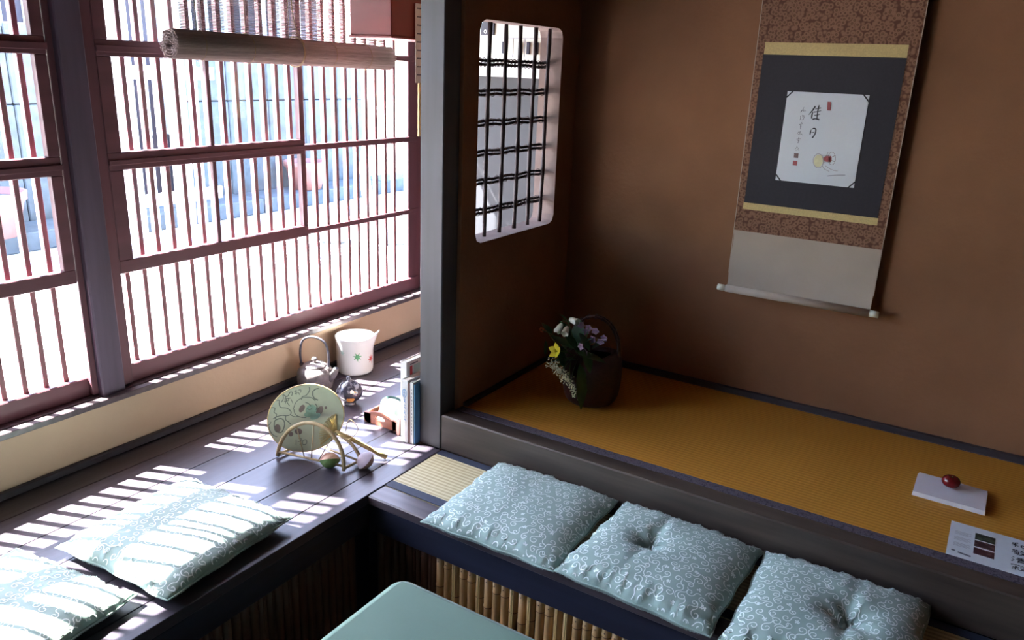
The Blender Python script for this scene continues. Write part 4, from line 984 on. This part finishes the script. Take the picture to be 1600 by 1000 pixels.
shell('lilac and brown striped shell-shaped ornament beside the fan stand foot', (-1.512, 1.632, 0.0), 0.0, 'shell_lilac', 'shell_brown', 0.0325, (0.80, (0.7, -0.7, 0)))

# low wooden tray box
tx0, tx1, ty0, ty1 = -1.742, -1.585, 1.880, 2.010
ty_ = thing('wooden_tray', 'small reddish wooden box with curved ends and an oval hand hole', 'tray', ((tx0 + tx1) / 2, 1.945, 0.0))
def end_panel(y):
    mb = MB(); w_ = tx1 - tx0
    top_ = [(tx0 + w_ * q / 20, 0.036 + 0.016 * math.exp(-((q / 20 - 0.42) / 0.22) ** 2)) for q in range(21)]
    hole = [(tx0 + w_ * 0.45 + 0.024 * math.cos(a), 0.028 + 0.008 * math.sin(a)) for a in [q * PI / 10 for q in range(20)]]
    # panel as a ring of strips around the hole
    outer = []
    for (hx, hz) in hole:
        dx, dz = hx - (tx0 + w_ * 0.45), hz - 0.028
        best = None
        for s in [1 + 0.02 * k for k in range(1, 500)]:
            px, pz = tx0 + w_ * 0.45 + dx * s, 0.028 + dz * s
            tz = 0.036 + 0.016 * math.exp(-(((px - tx0) / w_ - 0.42) / 0.22) ** 2)
            if px <= tx0 or px >= tx1 or pz <= 0.001 or pz >= tz: best = (min(max(px, tx0), tx1), min(max(pz, 0.001), tz)); break
        outer.append(best)
    # square off the corners
    def snap(p, c): return c if math.hypot(p[0] - c[0], (p[1] - c[1])) < 0.016 else p
    n = len(hole); vs = []
    for yy in (y, y + 0.008): vs += [(x, yy, z) for x, z in hole] + [(x, yy, z) for x, z in outer]
    fs = []
    for k in range(n):
        j = (k + 1) % n
        for b in (0, 2 * n): fs.append((b + k, b + j, b + n + j, b + n + k))
        fs.append((k, j, 2 * n + j, 2 * n + k)); fs.append((n + k, n + j, 3 * n + j, 3 * n + k))
    mb.add(vs, fs, 0)
    mb.box(tx0, tx0 + 0.03, y, y + 0.008, 0.001, 0.036).box(tx1 - 0.03, tx1, y, y + 0.008, 0.001, 0.036)
    return mb
for y in (ty0, ty1 - 0.008): end_panel(y).build('end_panel', 'traywood', ty_, True)
for x in (tx0, tx1 - 0.006): MB().box(x, x + 0.006, ty0 + 0.008, ty1 - 0.008, 0.001, 0.034, 0.001).build('side_panel', 'traywood', ty_, True)
MB().box(tx0 + .006, tx1 - .006, ty0 + 0.008, ty1 - 0.008, 0.001, 0.006).build('bottom_panel', 'traywood', ty_, True)
def rounded_card(name, label, m_, y, x0, x1, h, lean, spot=None):
    t = thing(name, label, 'card', ((x0 + x1) / 2, y, 0.0065)); w2 = (x1 - x0) / 2
    pl = [(-w2, 0), (w2, 0)] + [(w2 * math.cos(a), h * 0.55 + h * 0.45 * math.sin(a)) for a in [q * PI / 14 for q in range(15)]]
    MB().prism(pl, lambda u, v, tt: (u, tt + lean * v, v), -0.001, 0.001).build('card_sheet', m_, t)
    if spot: MB().disc(spot[:2], spot[2], spot[2], lambda u, v: (u, -0.0016 + lean * v, v), 12).build('printed_spot', 'inkgreen', t, fix=False)
    return t
rounded_card('round_topped_card', 'white round-topped card with a green spot standing in the wooden tray', 'paper', 1.915, -1.712, -1.600, 0.078, 0.35, (0.026, 0.040, 0.014))
rounded_card('round_topped_card', 'dark green round-topped card behind the white one in the tray', 'darkgreen', 1.945, -1.733, -1.612, 0.074, 0.30)
MB_ = MB().box(-1.583, -1.574, 1.862, 1.90, 0.0, 0.055, 0.001); single(MB_, 'slim_case', 'bookbrown', (-1.578, 1.88, 0), 'slim dark upright case between the tray and the white book', 'case')

# books standing against the pillar
def book(label, x0, x1, y0, y1, h, cover, pages, extra=None, group='books leaning by the pillar'):
    t = thing('book', label, 'book', ((x0 + x1) / 2, (y0 + y1) / 2, 0.0), 0, group); c_ = 0.0012
    cv = MB().box(x0, x0 + c_, y0, y1, 0.0005, h).box(x1 - c_, x1, y0, y1, 0.0005, h).box(x0 + c_, x1 - c_, y0, y0 + c_, 0.0005, h)
    cv.build('cover', cover, t, True)
    MB().box(x0 + c_, x1 - c_, y0 + c_, y1 - 0.003, 0.003, h - 0.003).build('page_block', pages, t, True)
    if extra: extra(t)
    return t
def spine_marks(t):
    f = lambda u, v: (u, 1.8392, v); mb = MB(); cx = -1.5265
    mb.stroke([(cx + 0.0082 * math.cos(a), 0.176 + 0.014 * math.sin(a)) for a in [q * PI / 10 for q in range(21)]], 0.0022, f)
    for P in ([(-.004, .184), (.004, .185)], [(0, .188), (-.001, .170)], [(-.005, .178), (.005, .177)], [(-.004, .168), (.004, .170)]): mb.stroke([(cx + p[0], p[1]) for p in P], 0.0018, f)
    for k in range(4):
        zc = 0.148 - k * 0.021
        for P in (((-.005, .006), (.005, .007)), ((-.001, .010), (-.002, -.005)), ((-.005, -.002), (.004, -.003)) if k % 2 else ((.003, .004), (-.004, -.006)), ((.001, .001), (.006, -.007))):
            mb.stroke([(cx + p[0], zc + p[1]) for p in P], 0.0016, f)
    mb.build('spine_writing', 'blue', t, True, fix=False)
book('thick white book with blue writing down its spine, beside the pillar', -1.539, -1.514, 1.840, 1.985, 0.222, 'paper', 'pagecream', spine_marks)
book('thin mauve-brown book between two white ones', -1.5135, -1.5065, 1.842, 1.98, 0.214, 'bookbrown', 'pagecream')
def m3(t):
    mb = MB(); f = lambda u, v: (u, 1.8422, v)
    for k in range(14): mb.stroke([(-1.5000, 0.196 - k * 0.012), (-1.4985 + 0.001 * (k % 2), 0.190 - k * 0.012)], 0.0022, f)
    mb.build('spine_writing', 'sumi2', t, True, fix=False)
book('slim white book with tiny dark spine lettering, beside the blue one', -1.5060, -1.4935, 1.843, 1.98, 0.218, 'paper', 'pagecream', m3)
book('thin blue-covered book pressed against the pillar', -1.4930, -1.4882, 1.846, 1.98, 0.212, 'blue', 'pagecream')
def tall(t):
    f = lambda u, v: (-1.5402, u, v); mb = MB()
    mb.add([f(1.905, 0.205), f(2.085, 0.205), f(2.085, 0.252), f(1.905, 0.252)], [(0, 1, 2, 3)], 0)
    mb.add([f(1.885, 0.20), f(1.897, 0.20), f(1.897, 0.252), f(1.885, 0.252)], [(0, 1, 2, 3)], 1)
    mb.build('cover_print', ['teal', 'red'], t, True, fix=False)
    mb = MB(); ff = lambda u, v: (-1.5398, u, v)
    mb.add([ff(1.958, 0.228), ff(1.975, 0.228), ff(1.970, 0.246), ff(1.964, 0.248)], [(0, 1, 2, 3)]); mb.build('cover_emblem', 'red', t, True, fix=False)
    mb = MB(); mb.stroke([(1.885, 0.2585), (1.925, 0.2585)], 0.004, ff); mb.build('cover_title', 'sumi2', t, True, fix=False)
book('tallest white book with a pale teal cover panel, behind the thick white one', -1.566, -1.5415, 1.868, 2.10, 0.270, 'paper', 'pagecream', tall)

# ------------------------------------------------------------------ rolled reed blind
bl = thing('reed_blind', 'half rolled reed blind hanging in front of the lattice window', 'blind', (-2.12, 1.98, 1.22))
rb = MB()
z = 1.262
while z < 1.90:
    rb.tube([(-2.118 + random.uniform(-.001, .001), 1.545, z), (-2.118 + random.uniform(-.001, .001), 2.435, z + random.uniform(-.001, .001) - 0.004)], 0.00135, 5)
    z += 0.0043
o = rb.build('hanging_reeds', 'reed', bl, True); o['kind'] = 'stuff'
rr = MB(); nturn = 4.2; a = 0.0
while a < nturn * 2 * PI:
    r = 0.011 + 0.033 * a / (nturn * 2 * PI)
    y0 = 1.505 + random.uniform(-.003, .003); y1 = 2.460 + random.uniform(-.003, .003)
    rr.tube([(-2.118 + r * math.cos(a), y0, 1.226 + r * math.sin(a)), (-2.118 + r * math.cos(a), y1, 1.211 + r * math.sin(a))], 0.0017, 5)
    a += 0.0043 / r if r > 0.02 else 0.30
o = rr.build('rolled_reeds', 'reed', bl, True); o['kind'] = 'stuff'
for y in (1.60, 1.78, 1.96, 2.14, 2.32):
    MB().tube([(-2.1155, y + 0.001 * math.sin(k), 1.262 + k * 0.04) for k in range(17)], 0.0011, 5).build('weft_string', 'cord', bl, True)
    if y != 1.96:
        rz_ = 1.226 - 0.015 * (y - 1.505) / 0.955
        MB().tube([(-2.118 + 0.0462 * math.cos(t), y, rz_ + 0.0462 * math.sin(t)) for t in [q * PI / 12 for q in range(24)]], 0.0009, 5, closed=True).build('weft_string', 'cord', bl, True)
rz_ = 1.2195
MB().tube([(-2.118 + 0.0480 * math.cos(t), 1.985, rz_ + 0.0480 * math.sin(t)) for t in [q * PI / 12 for q in range(24)]], 0.0024, 6, closed=True).build('tie_cord', 'cord', bl, True)
MB().tube(curve_pts([(-2.070, 1.985, 1.245), (-2.085, 1.975, 1.275), (-2.098, 1.965, 1.33), (-2.10, 1.96, 1.45), (-2.105, 1.96, 1.70), (-2.11, 1.96, 1.90)], 5), 0.0018, 6).build('pull_cord', 'cord', bl, True)
MB().box(-2.125, -2.110, 1.53, 2.44, 1.90, 1.949, 0.002).build('head_rail', 'cane', bl, True)

# ------------------------------------------------------------------ red box, notice, fuse board
bx = thing('red_box', 'red painted wooden box under the ceiling between blind and pillar', 'box', (-1.84, 2.2, 1.28))
MB().box(-1.925, -1.749, 2.05, 2.42, 1.279, 1.949, 0.003).build('box_shell', 'redbox', bx, True)
MB().box(-1.929, -1.745, 2.046, 2.424, 1.272, 1.279, 0.001).build('bottom_board', 'redbox', bx, True)
nb = thing('hanging_notice', 'white notice sheet hanging beside the pillar edge with dark printed lines', 'notice', (-1.742, 2.2, 1.13))
MB().box(-1.7435, -1.7425, 2.163, 2.33, 1.136, 1.385).build('sheet', 'paper', nb, True)
mb = MB()
for k in range(9): mb.stroke([(2.170, 1.37 - 0.026 * k), (2.20, 1.37 - 0.026 * k)], 0.004, lambda u, v: (-1.7420, u, v))
mb.build('printed_lines', 'sumi2', nb, True, fix=False)
single(MB().box(-1.7445, -1.7365, 2.176, 2.24, 0.96, 1.1355, 0.001), 'wooden_strip', 'bamboo2', (-1.74, 2.2, 0.96), 'pale narrow wooden strip hanging below the white notice', 'wood strip')

fb = thing('fuse_board', 'cream fuse board with black switches seen through the barred opening', 'fuse board', (-1.75, 2.80, 1.17))
MB().box(-2.02, -1.50, 2.755, 2.819, 1.205, 1.45, 0.004).build('housing', 'plastic', fb, True)
MB().box(-2.03, -1.49, 2.735, 2.819, 1.160, 1.204, 0.003).build('shelf_lip', 'plastic2', fb, True)
for i, x in enumerate((-1.775, -1.700, -1.662, -1.625, -1.587)):
    o = MB().box(x - 0.007, x + 0.007, 2.747, 2.754, 1.248, 1.292, 0.001).build('switch', 'blackpl', fb, True)
for x in (-1.735, -1.681, -1.605):
    MB().box(x - 0.001, x + 0.001, 2.7535, 2.7545, 1.235, 1.305).build('seam_line', 'smalltext', fb, True)
MB().box(-1.80, -1.51, 2.7530, 2.7545, 1.3055, 1.3075).build('seam_line', 'smalltext', fb, True)
pn = MB().box(-1.884, -1.822, 2.748, 2.754, 1.315, 1.385, 0.001).build('control_panel', 'blackpl', fb, True)
mb = MB()
mb.stroke([(-1.862 + 0.0055 * math.cos(a), 1.328 + 0.0055 * math.sin(a)) for a in [q * PI / 8 for q in range(17)]], 0.003, lambda u, v: (u, 2.7474, v), 0)
mb.disc((-1.838, 1.352), 0.003, 0.003, lambda u, v: (u, 2.7474, v), 8, 1); mb.disc((-1.876, 1.362), 0.002, 0.002, lambda u, v: (u, 2.7474, v), 8, 0)
mb.build('ring_mark', ['paper', 'petaly'], pn, True, fix=False)

# ------------------------------------------------------------------ outside: street, steps, wall, planters
GZ = -0.45
single(MB().box(-22, -2.31, -14, 24, GZ - 0.3, GZ), 'ground_street', 'concrete', (-8, 5, GZ), kind='structure', label='sun-bleached pale street outside the lattice')
single(MB().box(-2.75, -2.34, -3, 3.6, 1.98, 2.04), 'roof_eave', 'rooftile', (-2.6, 1, 2.0), kind='structure')
single(MB().box(-2.60, 2.6, -3, 3.6, 2.21, 2.29), 'roof_slab', 'rooftile', (0, 1, 2.2), kind='structure')
ow = thing('wall_outside', 'rough grey boundary wall across the street', None, (-7.5, 5.5, GZ), kind='structure')
y = 2.0
for k in range(11):
    y1 = y + 0.56
    if not (4.55 < (y + y1) / 2 < 5.1): 
        for q, (z0, z1) in enumerate(((GZ, 0.15), (0.16, 0.72), (0.73, 1.40))): MB().box(-7.62, -7.40 + 0.012 * ((k * 3 + q * 5) % 3), y + 0.004, y1 - 0.004, z0, z1, 0.01).build('stone_block', 'stonewall', ow, True)
    y = y1
st_ = thing('stone_step', 'long grey stone kerb step at the foot of the boundary wall', 'step', (-7.1, 5.5, GZ))
for k in range(7):
    MB().box(-7.36, -6.88, 2.0 + k * 0.98, 2.97 + k * 0.98, GZ, -0.285, 0.012).build('kerb_stone', 'stonewall', st_, True)
def planter(label, loc, s=1.0):
    t = thing('terracotta_planter', label, 'planter', loc, 0, 'terracotta planters across the street')
    MB().lathe([(0.17 * s, 0), (0.235 * s, 0.26 * s), (0.255 * s, 0.27 * s), (0.26 * s, 0.33 * s), (0.235 * s, 0.33 * s), (0.20 * s, 0.24 * s), (0.05, 0.24 * s)], 32).build('pot', 'terracotta', t)
    MB().lathe([(0.23 * s, 0.28 * s), (0.10, 0.29 * s), (0.001, 0.295 * s)], 24).build('soil', 'stone', t)
    return t
planter('pink terracotta planter on the step, seen through the open lattice', (-7.10, 6.75, -0.285))
planter('pink terracotta planter seen through the near window beyond the post', (-6.95, 3.15, -0.285), 1.1)
fn_ = thing('white_fence', 'white picket gate outside the window, upright boards with a crossbar', 'fence', (-6.4, 4.2, GZ))
for k in range(11): MB().box(-6.40, -6.37, 3.60 + k * 0.125, 3.66 + k * 0.125, GZ, 1.9, 0.004).build('picket', 'whitepaint', fn_, True)
for z in (0.98, -0.1): MB().box(-6.37, -6.34, 3.56, 4.95, z, z + 0.11, 0.004).build('crossbar', 'whitepaint', fn_, True)
hs = thing('far_house', 'low dark timber house front beyond the boundary wall', 'house', (-8.4, 5, GZ))
MB().box(-8.7, -8.4, 1.0, 8.3, GZ, 2.0).build('house_wall', 'housewood', hs, True)
for k in range(24): MB().box(-8.40, -8.34, 1.2 + k * 0.29, 1.27 + k * 0.29, 0.3, 2.0).build('facade_batten', 'whitepaint', hs, True)
MB().box(-8.8, -8.1, 0.9, 8.4, 2.0, 2.08).build('roof_edge', 'rooftile', hs, True)
tr_ = thing('bare_tree_trunk', 'slender pale tree trunk outside near the far window corner', 'tree', (-5.25, 5.75, GZ))
MB().tube(curve_pts([(0, 0, 0), (0.02, 0.01, 0.3), (-0.03, 0.03, 0.7), (0.02, 0.08, 1.2), (0.0, 0.10, 1.9)], 6), [0.06 - 0.001 * k for k in range(25)], 12).build('trunk', 'bark', tr_)
MB().tube(curve_pts([(0.0, 0.06, 0.9), (0.05, 0.2, 1.25), (0.04, 0.30, 1.7)], 6), 0.018, 8).build('branch', 'bark', tr_)
def rock(label, loc, r, seed):
    def fn(p):
        k = 1 + 0.28 * noise.noise((p.x * 5 + seed, p.y * 5, p.z * 5)); p = p * k; p.z = max(p.z, -r[2] * .6); return p
    mb = MB().ellipsoid((loc[0], loc[1], loc[2] + r[2] * 0.6), r, 16, 10, fn=fn)
    single(mb, 'garden_rock', 'stone', loc, label, 'rock', 'garden rocks on the street side')
rock('grey rock outside at the foot of the pale tree trunk, nearest the planter', (-5.3, 5.38, GZ), (0.16, 0.15, 0.13), 1)
rock('largest grey rock of the three outside, lying beyond the lattice', (-4.93, 5.72, GZ), (0.20, 0.18, 0.15), 5)
rock('grey rock outside closest to the red corner post', (-5.2, 6.25, GZ), (0.15, 0.15, 0.12), 9)
